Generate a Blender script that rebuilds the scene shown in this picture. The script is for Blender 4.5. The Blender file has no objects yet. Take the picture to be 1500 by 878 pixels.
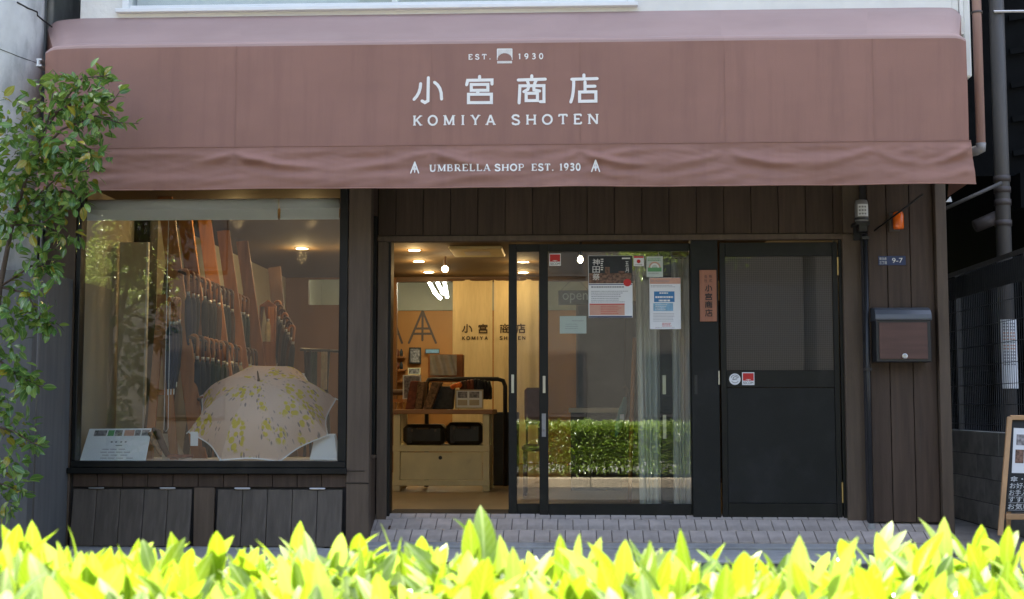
import bpy, bmesh, math, random
import numpy as np
from math import radians as R, sin, cos, pi, tan, atan, sqrt
from mathutils import Vector, Matrix, noise as mnoise
random.seed(7); RNG = np.random.default_rng(7)
S = bpy.context.scene; C = S.collection

# ------------------------------------------------------------------ camera, world, sun, exposure
FPX, CAMY, CAMZ = 1900.0, -9.45, 0.80
TILT, YAW = atan(158 / FPX), R(2.45)
CAMX = 9.45 * tan(YAW)
cam = bpy.data.objects.new('camera', bpy.data.cameras.new('camera')); C.objects.link(cam)
cam.location = (CAMX, CAMY, CAMZ); cam.rotation_euler = (pi / 2 + TILT, 0, YAW)
cam.data.sensor_width = 36; cam.data.lens = 36 * FPX / 1500
cam.data.clip_start = 0.05; cam.data.clip_end = 500
cam.data.dof.use_dof = True; cam.data.dof.focus_distance = 9.3; cam.data.dof.aperture_fstop = 8.5
S.camera = cam
SUN_EL, SUN_AZ = R(60), R(-14)          # the sun stands behind the shop, a little to the left
W = bpy.data.worlds.new('World'); S.world = W; W.use_nodes = True
sky = W.node_tree.nodes.new('ShaderNodeTexSky'); sky.sky_type = 'NISHITA'; sky.sun_disc = False
sky.sun_elevation = SUN_EL; sky.sun_rotation = SUN_AZ; sky.air_density = 1.0; sky.dust_density = 6.0; sky.ozone_density = 0.2
bg = W.node_tree.nodes['Background']; bg.inputs[1].default_value = 0.12
W.node_tree.links.new(sky.outputs[0], bg.inputs[0])
sl = bpy.data.lights.new('sun', 'SUN'); sl.energy = 4.0; sl.angle = R(0.5); sl.color = (1, .95, .87)
sun = bpy.data.objects.new('sun', sl); C.objects.link(sun)
sd = Vector((sin(SUN_AZ) * cos(SUN_EL), cos(SUN_AZ) * cos(SUN_EL), sin(SUN_EL)))
sun.rotation_euler = sd.to_track_quat('Z', 'Y').to_euler()
S.view_settings.view_transform = 'Standard'; S.view_settings.look = 'None'
S.view_settings.exposure = 2.45; S.view_settings.gamma = 1.0
S.cycles.use_denoising = True; S.cycles.max_bounces = 10; S.cycles.transparent_max_bounces = 24
S.cycles.sample_clamp_indirect = 6

# ------------------------------------------------------------------ helpers
def P(px, py, Y):
    """the point of the vertical plane at depth Y that the photograph shows at pixel px,py"""
    u, v = (px - 750) / FPX, (439 - py) / FPX
    h, dz = cos(TILT) - v * sin(TILT), sin(TILT) + v * cos(TILT)
    dx, dy = u * cos(YAW) - h * sin(YAW), u * sin(YAW) + h * cos(YAW)
    t = (Y - CAMY) / dy
    return Vector((CAMX + dx * t, Y, CAMZ + dz * t))
def PX(px, Y, py=560): return P(px, py, Y).x
def PZ(py, Y): return P(750, py, Y).z

WL = {}
class MB:
    def __init__(s): s.v, s.f, s.m = [], [], []
    def face(s, pts, m=0):
        b = len(s.v); s.v += [tuple(p) for p in pts]; s.f.append(tuple(range(b, b + len(pts)))); s.m.append(m); return s
    def box(s, x0, x1, y0, y1, z0, z1, m=0):
        x0, x1 = min(x0, x1), max(x0, x1); y0, y1 = min(y0, y1), max(y0, y1); z0, z1 = min(z0, z1), max(z0, z1)
        b = len(s.v)
        s.v += [(x0,y0,z0),(x1,y0,z0),(x1,y1,z0),(x0,y1,z0),(x0,y0,z1),(x1,y0,z1),(x1,y1,z1),(x0,y1,z1)]
        for q in ((0,3,2,1),(4,5,6,7),(0,1,5,4),(1,2,6,5),(2,3,7,6),(3,0,4,7)):
            s.f.append(tuple(b + i for i in q)); s.m.append(m)
        return s
    def hexa(s, b4, t4, m=0):
        b = len(s.v); s.v += [tuple(p) for p in b4] + [tuple(p) for p in t4]
        for q in ((0,3,2,1),(4,5,6,7),(0,1,5,4),(1,2,6,5),(2,3,7,6),(3,0,4,7)):
            s.f.append(tuple(b + i for i in q)); s.m.append(m)
        return s
    def bar(s, p0, p1, w, d, up=(0, 0, 1), m=0):
        p0, p1 = Vector(p0), Vector(p1); t = (p1 - p0).normalized(); u = Vector(up)
        if abs(t.dot(u)) > .95: u = Vector((0, 1, 0))
        a = t.cross(u).normalized(); c = a.cross(t).normalized()
        q = [a * (i * w / 2) + c * (j * d / 2) for i, j in ((-1,-1),(1,-1),(1,1),(-1,1))]
        return s.hexa([p0 + k for k in q], [p1 + k for k in q], m)
    def tube(s, pts, r, n=8, m=0, cap=True):
        pts = [Vector(p) for p in pts]; k = len(pts)
        rr = list(r) if hasattr(r, '__len__') else [r] * k
        b = len(s.v); ref = None
        for i, p in enumerate(pts):
            t = (pts[min(i + 1, k - 1)] - pts[max(i - 1, 0)])
            t = t.normalized() if t.length > 1e-9 else Vector((0, 0, 1))
            if ref is None: ref = Vector((1, 0, 0)) if abs(t.x) < .8 else Vector((0, 1, 0))
            a = (ref - t * ref.dot(t)).normalized(); ref = a; c = t.cross(a)
            for j in range(n):
                an = 2 * pi * j / n; s.v.append(tuple(p + (a * cos(an) + c * sin(an)) * rr[i]))
        for i in range(k - 1):
            for j in range(n):
                s.f.append((b + i*n + j, b + i*n + (j+1) % n, b + (i+1)*n + (j+1) % n, b + (i+1)*n + j)); s.m.append(m)
        if cap:
            s.f.append(tuple(b + j for j in range(n))[::-1]); s.m.append(m)
            s.f.append(tuple(b + (k-1)*n + j for j in range(n))); s.m.append(m)
        return s
    def lathe(s, prof, c, n=16, axis='Z', m=0, cap=True):
        c = Vector(c)
        ax = {'Z': (Vector((1,0,0)), Vector((0,1,0)), Vector((0,0,1))), 'Y': (Vector((1,0,0)), Vector((0,0,1)), Vector((0,-1,0))),
              'X': (Vector((0,1,0)), Vector((0,0,1)), Vector((1,0,0)))}[axis]
        b = len(s.v)
        for r, h in prof:
            for j in range(n):
                a = 2*pi*j/n; s.v.append(tuple(c + ax[0]*cos(a)*r + ax[1]*sin(a)*r + ax[2]*h))
        for i in range(len(prof)-1):
            for j in range(n):
                s.f.append((b+i*n+j, b+i*n+(j+1)%n, b+(i+1)*n+(j+1)%n, b+(i+1)*n+j)); s.m.append(m)
        if cap:
            s.f.append(tuple(b+j for j in range(n))[::-1]); s.m.append(m)
            s.f.append(tuple(b+(len(prof)-1)*n+j for j in range(n))); s.m.append(m)
        return s
    def grid(s, fn, nu, nv, m=0):
        b = len(s.v)
        for i in range(nu+1):
            for j in range(nv+1): s.v.append(tuple(fn(i/nu, j/nv)))
        for i in range(nu):
            for j in range(nv):
                a = b + i*(nv+1) + j; s.f.append((a, a+nv+1, a+nv+2, a+1)); s.m.append(m)
        return s
    def prism(s, poly, fn, m=0):
        """poly: 2D outline; fn(a,b,k) -> 3D for k = 0 / 1"""
        n = len(poly); b = len(s.v)
        for k in (0, 1): s.v += [tuple(fn(a, c, k)) for a, c in poly]
        s.f.append(tuple(b+i for i in range(n))[::-1]); s.m.append(m)
        s.f.append(tuple(b+n+i for i in range(n))); s.m.append(m)
        for i in range(n):
            s.f.append((b+i, b+(i+1)%n, b+n+(i+1)%n, b+n+i)); s.m.append(m)
        return s
    def blob(s, c, rx, ry, rz, n=8, k=5, m=0):
        c = Vector(c); b = len(s.v)
        for i in range(k+1):
            t = pi*i/k
            for j in range(n):
                a = 2*pi*j/n; s.v.append((c.x+rx*sin(t)*cos(a), c.y+ry*sin(t)*sin(a), c.z-rz*cos(t)))
        for i in range(k):
            for j in range(n): s.f.append((b+i*n+j, b+i*n+(j+1)%n, b+(i+1)*n+(j+1)%n, b+(i+1)*n+j)); s.m.append(m)
        return s

def obj(name, mb, mats, parent=None, bev=0, smooth=False, kind=None, centre=True, fixn=True):
    me = bpy.data.meshes.new(name)
    v = np.array(mb.v, float)
    c = Vector(((v.min(0) + v.max(0)) / 2)) if centre else Vector((0, 0, 0))
    me.from_pydata([tuple(q) for q in (v - np.array(c))], [], mb.f)
    if not isinstance(mats, (list, tuple)): mats = [mats]
    for m in mats: me.materials.append(m)
    if len(mats) > 1: me.polygons.foreach_set('material_index', mb.m)
    if bev or fixn:
        bm = bmesh.new(); bm.from_mesh(me)
        if fixn: bmesh.ops.recalc_face_normals(bm, faces=bm.faces)
        if bev:
            ed = [e for e in bm.edges if len(e.link_faces) == 2 and e.calc_face_angle(0) > .6]
            bmesh.ops.bevel(bm, geom=ed, offset=bev, segments=1, affect='EDGES', clamp_overlap=True)
        bm.to_mesh(me); bm.free()
    if smooth: me.shade_smooth() if hasattr(me, 'shade_smooth') else me.polygons.foreach_set('use_smooth', [True]*len(me.polygons))
    o = bpy.data.objects.new(name, me); C.objects.link(o)
    if parent is not None: o.parent = parent; o.location = c - WL[parent.name]
    else: o.location = c
    WL[o.name] = c.copy()
    if kind: o['kind'] = kind
    return o
def tag(o, label, cat, group=None):
    o['label'] = label; o['category'] = cat
    if group: o['group'] = group
    return o
def thing(name, label, cat, loc=(0, 0, 0), group=None):
    o = bpy.data.objects.new(name, None); C.objects.link(o); o.location = loc; o.empty_display_size = .1
    WL[o.name] = Vector(loc); return tag(o, label, cat, group)
def holder(name, parent, loc):
    """an Empty that gathers the sub-parts of one part"""
    o = bpy.data.objects.new(name, None); C.objects.link(o); o.parent = parent; o.location = Vector(loc) - WL[parent.name]
    WL[o.name] = Vector(loc); return o
def copy_tree(o, parent=None):
    c = o.copy(); C.objects.link(c)
    if parent is not None: c.parent = parent
    WL[c.name] = WL[o.name].copy()
    for ch in list(o.children): copy_tree(ch, c)
    return c
def copy_part(o, parent, world):
    c = o.copy(); C.objects.link(c); c.parent = parent; c.location = Vector(world) - WL[parent.name]
    WL[c.name] = Vector(world); return c

# ------------------------------------------------------------------ materials
def nt(name):
    m = bpy.data.materials.new(name); m.use_nodes = True; t = m.node_tree
    return m, t, t.nodes['Principled BSDF']
def mat(name, col, rough=.6, var=.15, scale=6, stretch=(1,1,1), bump=0, bscale=80, metal=0, spec=.5, objvar=0, dirt=None, emit=None, estr=0, sheen=0):
    m, t, b = nt(name); N, L = t.nodes, t.links
    b.inputs['Roughness'].default_value = rough; b.inputs['Metallic'].default_value = metal
    b.inputs['Specular IOR Level'].default_value = spec
    if sheen: b.inputs['Sheen Weight'].default_value = sheen
    tc = N.new('ShaderNodeTexCoord'); mp = N.new('ShaderNodeMapping'); mp.inputs['Scale'].default_value = stretch
    L.new(tc.outputs['Object'], mp.inputs[0])
    oi = N.new('ShaderNodeObjectInfo'); ad = N.new('ShaderNodeVectorMath'); ad.operation = 'MULTIPLY_ADD'
    L.new(oi.outputs['Random'], ad.inputs[0]); ad.inputs[1].default_value = (37, 19, 53); L.new(mp.outputs[0], ad.inputs[2])
    nz = N.new('ShaderNodeTexNoise'); nz.inputs['Scale'].default_value = scale; nz.inputs['Detail'].default_value = 6
    L.new(ad.outputs[0], nz.inputs['Vector'])
    mr = N.new('ShaderNodeMapRange'); mr.inputs['From Min'].default_value = .25; mr.inputs['From Max'].default_value = .75
    mr.inputs['To Min'].default_value = 1 - var; mr.inputs['To Max'].default_value = 1 + var
    L.new(nz.outputs['Fac'], mr.inputs['Value']); val = mr.outputs[0]
    if objvar:
        m2 = N.new('ShaderNodeMapRange'); m2.inputs['To Min'].default_value = 1 - objvar; m2.inputs['To Max'].default_value = 1 + objvar
        L.new(oi.outputs['Random'], m2.inputs['Value'])
        mu = N.new('ShaderNodeMath'); mu.operation = 'MULTIPLY'; L.new(val, mu.inputs[0]); L.new(m2.outputs[0], mu.inputs[1]); val = mu.outputs[0]
    vm = N.new('ShaderNodeVectorMath'); vm.operation = 'SCALE'; vm.inputs[0].default_value = col[:3]; L.new(val, vm.inputs['Scale'])
    out = vm.outputs[0]
    if dirt:
        dcol, dscale, lo, hi, dst = dirt
        d = N.new('ShaderNodeTexNoise'); d.inputs['Scale'].default_value = dscale; d.inputs['Detail'].default_value = 8; d.inputs['Roughness'].default_value = .65
        mp2 = N.new('ShaderNodeMapping'); mp2.inputs['Scale'].default_value = dst; L.new(tc.outputs['Object'], mp2.inputs[0])
        L.new(mp2.outputs[0], d.inputs['Vector'])
        r2 = N.new('ShaderNodeMapRange'); r2.inputs['From Min'].default_value = lo; r2.inputs['From Max'].default_value = hi; L.new(d.outputs['Fac'], r2.inputs['Value'])
        mx = N.new('ShaderNodeMix'); mx.data_type = 'RGBA'; L.new(r2.outputs[0], mx.inputs['Factor']); L.new(out, mx.inputs['A']); mx.inputs['B'].default_value = (*dcol, 1)
        out = mx.outputs['Result']
    L.new(out, b.inputs['Base Color'])
    if bump:
        n2 = N.new('ShaderNodeTexNoise'); n2.inputs['Scale'].default_value = bscale; n2.inputs['Detail'].default_value = 4
        L.new(mp.outputs[0], n2.inputs['Vector'])
        bp = N.new('ShaderNodeBump'); bp.inputs['Strength'].default_value = bump; bp.inputs['Distance'].default_value = .004
        L.new(n2.outputs['Fac'], bp.inputs['Height']); L.new(bp.outputs[0], b.inputs['Normal'])
    if emit: b.inputs['Emission Color'].default_value = (*emit, 1); b.inputs['Emission Strength'].default_value = estr
    return m
def glass_mat(name, tint=(.93,.95,.94), refl=1.0, pattern=None, rough=0.0):
    m = bpy.data.materials.new(name); m.use_nodes = True; t = m.node_tree; N, L = t.nodes, t.links; N.clear()
    o = N.new('ShaderNodeOutputMaterial'); tr = N.new('ShaderNodeBsdfTransparent'); tr.inputs[0].default_value = (*tint, 1)
    gl = N.new('ShaderNodeBsdfGlossy'); gl.inputs['Roughness'].default_value = rough
    ge = N.new('ShaderNodeNewGeometry'); dt = N.new('ShaderNodeVectorMath'); dt.operation = 'DOT_PRODUCT'
    L.new(ge.outputs['Incoming'], dt.inputs[0]); L.new(ge.outputs['Normal'], dt.inputs[1])
    ab = N.new('ShaderNodeMath'); ab.operation = 'ABSOLUTE'; L.new(dt.outputs['Value'], ab.inputs[0])
    om = N.new('ShaderNodeMath'); om.operation = 'SUBTRACT'; om.inputs[0].default_value = 1; L.new(ab.outputs[0], om.inputs[1])
    pw = N.new('ShaderNodeMath'); pw.operation = 'POWER'; L.new(om.outputs[0], pw.inputs[0]); pw.inputs[1].default_value = 5
    fr = N.new('ShaderNodeMath'); fr.operation = 'MULTIPLY_ADD'; L.new(pw.outputs[0], fr.inputs[0]); fr.inputs[1].default_value = 1 - .06*refl; fr.inputs[2].default_value = .06*refl
    mx = N.new('ShaderNodeMixShader')
    if pattern:
        tc = N.new('ShaderNodeTexCoord'); mp = N.new('ShaderNodeMapping'); mp.inputs['Rotation'].default_value = (0, R(45), 0)
        L.new(tc.outputs['Object'], mp.inputs[0])
        ck = N.new('ShaderNodeTexChecker'); ck.inputs['Scale'].default_value = pattern
        L.new(mp.outputs[0], ck.inputs[0])
        bp = N.new('ShaderNodeBump'); bp.inputs['Strength'].default_value = .25; bp.inputs['Distance'].default_value = .002
        L.new(ck.outputs['Fac'], bp.inputs['Height']); L.new(bp.outputs[0], gl.inputs['Normal'])
        df = N.new('ShaderNodeBsdfTranslucent'); df.inputs[0].default_value = (*tint, 1)
        d2 = N.new('ShaderNodeBsdfDiffuse'); d2.inputs[0].default_value = (.10, .098, .085, 1)
        m3 = N.new('ShaderNodeMixShader'); m3.inputs[0].default_value = .5; L.new(df.outputs[0], m3.inputs[1]); L.new(d2.outputs[0], m3.inputs[2])
        m2 = N.new('ShaderNodeMixShader'); mr = N.new('ShaderNodeMapRange'); mr.inputs['To Min'].default_value = .45; mr.inputs['To Max'].default_value = .8
        L.new(ck.outputs['Fac'], mr.inputs['Value']); L.new(mr.outputs[0], m2.inputs[0])
        L.new(tr.outputs[0], m2.inputs[1]); L.new(m3.outputs[0], m2.inputs[2]); base = m2.outputs[0]
    else: base = tr.outputs[0]
    L.new(fr.outputs[0], mx.inputs[0]); L.new(base, mx.inputs[1]); L.new(gl.outputs[0], mx.inputs[2]); L.new(mx.outputs[0], o.inputs[0])
    return m
def leaf_mat(name, c0, c1, c2, trans=.4, rough=.35, tcol=(.35,.5,.03), spec=.5, yellow=.0, ycol=(.45,.3,.02)):
    m, t, b = nt(name); N, L = t.nodes, t.links
    ge = N.new('ShaderNodeNewGeometry'); oi = N.new('ShaderNodeObjectInfo')
    a = N.new('ShaderNodeMath'); a.operation = 'ADD'; L.new(ge.outputs['Random Per Island'], a.inputs[0]); L.new(oi.outputs['Random'], a.inputs[1])
    fr = N.new('ShaderNodeMath'); fr.operation = 'FRACT'; L.new(a.outputs[0], fr.inputs[0])
    cr = N.new('ShaderNodeValToRGB'); e = cr.color_ramp.elements
    e[0].color = (*c0, 1); e[1].color = (*c2, 1); k = e.new(.5); k.color = (*c1, 1)
    if yellow: e[2].position = 1 - yellow; k = e.new(1 - yellow + .01); k.color = (*ycol, 1)
    L.new(fr.outputs[0], cr.inputs[0])
    uv = N.new('ShaderNodeTexCoord'); sx_ = N.new('ShaderNodeSeparateXYZ'); L.new(uv.outputs['UV'], sx_.inputs[0])
    ax_ = N.new('ShaderNodeMath'); ax_.operation = 'ABSOLUTE'; L.new(sx_.outputs[0], ax_.inputs[0])
    rb_ = N.new('ShaderNodeMapRange'); rb_.inputs['From Min'].default_value = .04; rb_.inputs['From Max'].default_value = .16; rb_.inputs['To Min'].default_value = .55; rb_.inputs['To Max'].default_value = 0
    L.new(ax_.outputs[0], rb_.inputs['Value'])
    ve = N.new('ShaderNodeMath'); ve.operation = 'MULTIPLY_ADD'; L.new(ax_.outputs[0], ve.inputs[0]); ve.inputs[1].default_value = -.28; L.new(sx_.outputs[1], ve.inputs[2])
    vs = N.new('ShaderNodeMath'); vs.operation = 'MULTIPLY'; L.new(ve.outputs[0], vs.inputs[0]); vs.inputs[1].default_value = 50
    vn = N.new('ShaderNodeMath'); vn.operation = 'SINE'; L.new(vs.outputs[0], vn.inputs[0])
    vm_ = N.new('ShaderNodeMapRange'); vm_.inputs['From Min'].default_value = .6; vm_.inputs['From Max'].default_value = 1; vm_.inputs['To Max'].default_value = .22; L.new(vn.outputs[0], vm_.inputs['Value'])
    mm_ = N.new('ShaderNodeMath'); mm_.operation = 'MAXIMUM'; L.new(rb_.outputs[0], mm_.inputs[0]); L.new(vm_.outputs[0], mm_.inputs[1])
    ml = N.new('ShaderNodeMix'); ml.data_type = 'RGBA'; L.new(mm_.outputs[0], ml.inputs['Factor']); L.new(cr.outputs[0], ml.inputs['A']); ml.inputs['B'].default_value = (*[min(1, k*1.5+.05) for k in c2], 1)
    L.new(ml.outputs['Result'], b.inputs['Base Color'])
    b.inputs['Roughness'].default_value = rough; b.inputs['Specular IOR Level'].default_value = spec
    tl = N.new('ShaderNodeBsdfTranslucent')
    mx = N.new('ShaderNodeMix'); mx.data_type = 'RGBA'; mx.inputs['Factor'].default_value = .6
    L.new(cr.outputs[0], mx.inputs['A']); mx.inputs['B'].default_value = (*tcol, 1); L.new(mx.outputs['Result'], tl.inputs[0])
    ms = N.new('ShaderNodeMixShader'); ms.inputs[0].default_value = trans
    L.new(b.outputs[0], ms.inputs[1]); L.new(tl.outputs[0], ms.inputs[2]); L.new(ms.outputs[0], N['Material Output'].inputs[0])
    return m
def emit_mat(name, col, s):
    m, t, b = nt(name); b.inputs['Base Color'].default_value = (.8,.8,.8,1)
    b.inputs['Emission Color'].default_value = (*col, 1); b.inputs['Emission Strength'].default_value = s; return m

BROWN = (.066, .0435, .030)
M = {}
M['board'] = mat('painted_board', BROWN, .62, .28, 5, (7,7,.4), .6, 60, objvar=.11, spec=.3, dirt=((.085,.07,.06), 3, .58, .8, (5,5,.7)))
M['trim'] = mat('painted_trim', (.108,.078,.055), .6, .2, 5, (6,6,.6), .4, 60, spec=.3, dirt=((.135,.105,.08), 4, .58, .85, (4,4,.8)))
M['hatch'] = mat('weathered_board', (.098,.082,.066), .65, .24, 4, (7,7,.6), .7, 50, objvar=.15, spec=.3, dirt=((.15,.125,.105), 3, .55, .8, (6,6,.6)))
M['black'] = mat('black_frame', (.008,.009,.0085), .42, .2, 8, (1,1,1), .08, 90, spec=.3, dirt=((.022,.022,.021), 5, .55, .8, (1,1,1)))
M['blackpanel'] = mat('black_panel', (.009,.0105,.010), .5, .25, 3, (1,1,1), .15, 120, spec=.3, dirt=((.020,.021,.022), 2.2, .5, .75, (1,1,1)))
M['stucco'] = mat('white_stucco', (.73,.725,.675), .85, .06, 3, (1,1,1), 1.0, 26, dirt=((.50,.50,.48), 2, .62, .9, (2,2,.5)))
M['whitealu'] = mat('white_aluminium', (.76,.78,.77), .4, .04, 5)
M['awning'] = mat('awning_canvas', (.292,.154,.118), .62, .07, 2.2, (1,1,1.6), .35, 260, spec=.35, dirt=((.24,.127,.100), 1.6, .48, .8, (4,1,.35)), objvar=.035)
M['awntop'] = mat('awning_canvas_sky_sheen', (.37,.25,.225), .6, .08, 2.2, (1,1,1.6), .2, 300, spec=.45, dirt=((.40,.285,.26), 1.6, .5, .85, (.7,2,2)))  # top canvas lighter and greyer: sky sheen painted into its colour
M['awnseam'] = mat('awning_seam', (.272,.145,.112), .6, .1, 4, spec=.3)
M['letter'] = mat('white_print', (.83,.82,.78), .6, .03, 9)
M['tile'] = mat('apron_tile', (.46,.395,.35), .7, .16, 12, (1,1,1), .5, 90, objvar=.10, dirt=((.27,.235,.20), 3.5, .45, .75, (1,1,1)))
M['grout'] = mat('grout', (.27,.235,.21), .9, .2, 20, bump=.4)
M['conc'] = mat('concrete', (.30,.30,.29), .85, .15, 5, bump=.6, bscale=60, dirt=((.15,.15,.145), 3, .5, .8, (1,1,.6)))
M['kerbface'] = mat('old_concrete', (.16,.155,.145), .9, .25, 9, bump=.8, bscale=50, dirt=((.06,.065,.05), 6, .5, .75, (1,1,1)))
M['slab'] = mat('blue_stone', (.33,.335,.33), .75, .22, 14, (1,3,1), .6, 70, dirt=((.42,.42,.41), 9, .55, .8, (1,5,1)))
M['asphalt'] = mat('asphalt', (.055,.055,.056), .9, .3, 60, bump=1, bscale=250, dirt=((.08,.08,.08), 1.2, .5, .8, (1,1,1)))
M['paint'] = mat('road_paint', (.62,.62,.60), .8, .2, 20, dirt=((.25,.25,.25), 20, .55, .7, (1,1,1)))
M['kerbstone'] = mat('kerb_stone', (.36,.30,.22), .85, .15, 14, bump=.5, objvar=.06)
M['soil'] = mat('soil', (.05,.035,.025), .95, .3, 30, bump=1, bscale=60)
M['colconc'] = mat('column_concrete', (.60,.62,.62), .8, .22, 7, (1,1,.6), .5, 70, dirt=((.20,.22,.23), 2.6, .48, .75, (1.5,1.5,.6)))
M['bluewall'] = mat('grey_siding', (.11,.11,.108), .7, .2, 5, (4,4,.4))
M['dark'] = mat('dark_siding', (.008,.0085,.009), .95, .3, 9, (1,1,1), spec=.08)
M['darkwall'] = mat('dark_wall', (.030,.028,.030), .75, .3, 6)
M['pipe_grey'] = mat('grey_pipe', (.10,.092,.085), .5, .12, 6, (3,3,.4), dirt=((.07,.06,.055), 4, .55, .8, (2,2,.5)))
M['pipe_brown'] = mat('brown_pipe', (.085,.07,.064), .5, .15, 6)
M['pipe_pink'] = mat('pink_pipe', (.42,.27,.235), .45, .1, 5, (3,3,.4))
M['block'] = mat('concrete_block', (.48,.465,.42), .9, .22, 7, bump=.8, bscale=60, objvar=.12, dirt=((.26,.26,.22), 3, .5, .75, (1,1,1)))
M['cable'] = mat('black_cable', (.012,.012,.013), .5, .1, 5)
M['steel'] = mat('steel', (.55,.55,.53), .35, .1, 10, metal=1)
M['brass'] = mat('brass', (.62,.45,.18), .4, .15, 10, metal=1)
M['floor_in'] = mat('shop_floor', (.30,.22,.12), .35, .15, 3, bump=.1)
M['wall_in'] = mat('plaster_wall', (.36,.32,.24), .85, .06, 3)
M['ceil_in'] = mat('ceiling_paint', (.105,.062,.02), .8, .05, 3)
M['ply'] = mat('plywood', (.42,.17,.032), .6, .14, 3, (1,1,.2), objvar=.05)
M['darkply'] = mat('dark_plywood', (.20,.095,.03), .6, .14, 3, (1,1,.2))
M['plank'] = mat('pine_plank', (.34,.125,.03), .55, .3, 4, (5,5,.4), objvar=.12, dirt=((.10,.05,.025), 7, .66, .8, (3,3,1.5)))
M['darkwood'] = mat('dark_wood', (.085,.045,.025), .5, .25, 5, (1,1,1))
M['noren'] = mat('linen_curtain', (.66,.55,.32), .85, .07, 8, (6,6,.8), .3, 200)
M['noren_ink'] = mat('brown_ink', (.06,.038,.018), .8)
M['cream'] = mat('cream_paint', (.72,.64,.38), .5, .1, 5, dirt=((.58,.50,.3), 6, .6, .85, (1,1,1)))
M['tabletop'] = mat('table_wood', (.36,.17,.06), .4, .2, 4, (.6,5,5))
M['white'] = mat('white_paper', (.78,.79,.79), .7, .03, 6)
M['cloth'] = mat('white_cloth', (.72,.70,.66), .9, .05, 9)
M['drape'] = mat('grey_drape', (.78,.77,.72), .9, .08, 6, (4,4,.3))
M['orange'] = mat('orange_lens', (.95,.17,.012), .2, .08, 8, spec=.6)
M['greyplastic'] = mat('grey_plastic', (.26,.25,.235), .45, .08, 8)
M['clear'] = glass_mat('clear_plastic', (.7,.69,.64))
M['mailbody'] = mat('mailbox_metal', (.022,.023,.026), .35, .15, 6)
M['maillid'] = mat('mailbox_lid', (.075,.085,.10), .3, .1, 6, spec=.8)
M['mailpanel'] = mat('mailbox_panel', (.095,.045,.036), .45, .2, 5, (.6,1,6))
M['navy'] = mat('navy_plate', (.022,.040,.11), .4, .08, 8)
M['bwood'] = mat('sign_frame_wood', (.46,.27,.13), .5, .2, 5, (1,1,1))
M['chalk'] = mat('chalkboard', (.013,.015,.016), .6, .3, 10)
M['chalkink'] = mat('chalk_ink', (.70,.72,.72), .8)
M['copper'] = mat('wood_nameplate', (.33,.135,.075), .55, .15, 5, (6,6,.5))
M['ink'] = mat('black_ink', (.03,.022,.02), .7)
M['red'] = mat('red_print', (.55,.02,.02), .5, .03)
M['redbox'] = mat('red_plastic', (.35,.04,.02), .5, .05)
M['blue'] = mat('blue_print', (.04,.19,.42), .5, .05)
M['lblue'] = mat('pale_blue_print', (.22,.42,.58), .5, .25, 25)
M['green'] = mat('green_print', (.12,.33,.14), .6, .05)
M['peach'] = mat('peach_print', (.60,.34,.25), .7, .06, 30)
M['palegreen'] = mat('pale_green_paper', (.54,.60,.54), .7, .03)
M['posterdark'] = mat('poster_dark', (.022,.026,.03), .6, .3, 12)
M['greyink'] = mat('grey_ink', (.30,.30,.31), .7)
M['greytxt'] = mat('grey_letter', (.36,.36,.32), .6)
M['opensign'] = mat('open_board', (.035,.033,.028), .5)
M['photo'] = mat('photo_print', (.24,.22,.22), .4, .9, 40)
M['crowdprint'] = mat('festival_photo', (.16,.085,.055), .5, .95, 55)
M['umbr_dark'] = mat('umbrella_cloth', (.016,.018,.022), .8, .3, 8, objvar=.5)
M['umbr_navy'] = mat('umbrella_navy', (.014,.02,.045), .8, .3, 8)
M['umbr_brown'] = mat('umbrella_brown', (.07,.035,.02), .8, .3, 8)
M['umbr_green'] = mat('umbrella_green', (.016,.035,.025), .8, .3, 8)
M['umbr_cream'] = mat('umbrella_cream', (.34,.28,.18), .8, .35, 14)
M['handle'] = mat('bamboo_handle', (.36,.135,.032), .4, .25, 12, (2,2,1), objvar=.3)
M['handled'] = mat('dark_handle', (.08,.035,.016), .4, .25, 12)
M['glass'] = glass_mat('window_glass')
M['wired'] = glass_mat('patterned_glass', (.26,.245,.19), pattern=105)
M['lamp'] = emit_mat('lamp_disc', (1, .80, .48), 9)
M['tubelamp'] = emit_mat('fluorescent_tube', (.95, 1, .82), 7)
M['leather'] = mat('black_leather', (.018,.015,.012), .35, .4, 12, bump=.4)
M['album'] = mat('floral_album', (.20,.11,.05), .7, .8, 45)
M['album2'] = mat('red_album', (.17,.045,.02), .7, .5, 30)
M['album3'] = mat('dark_album', (.035,.034,.036), .7, .5, 30)
M['flower'] = mat('orange_flower', (.75,.16,.015), .6, .3, 20)
M['blackmetal'] = mat('black_metal', (.014,.014,.014), .4, .1)
M['mauve'] = mat('mauve_fabric', (.16,.085,.07), .9, .15, 20)
M['teal'] = mat('teal_cloth', (.05,.19,.19), .8, .2, 10)
M['kraft'] = mat('kraft_paper', (.50,.42,.29), .8, .1, 10)
M['bark'] = mat('bark', (.085,.06,.042), .85, .3, 14, (3,3,.6), .8, 40)
M['wire'] = mat('fence_wire', (.05,.055,.06), .45, .1)
M['car'] = mat('car_paint', (.012,.014,.02), .2, .1, spec=.7)
M['tyre'] = mat('rubber', (.012,.012,.012), .8)
M['carglass'] = glass_mat('car_glass', (.6,.65,.62))
M['opp'] = mat('grey_render', (.055,.052,.048), .85, .15, 2)
M['oppwin'] = mat('dark_window', (.03,.035,.04), .15, .1)
M['hedge'] = leaf_mat('hedge_leaf', (.06,.14,.010), (.17,.28,.018), (.42,.50,.20), .40, .2, (.37,.52,.015), .9)
M['camellia'] = leaf_mat('camellia_leaf', (.05,.14,.04), (.11,.24,.055), (.26,.38,.08), .32, .15, (.16,.22,.02), .6, .10, (.34,.27,.03))
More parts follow.
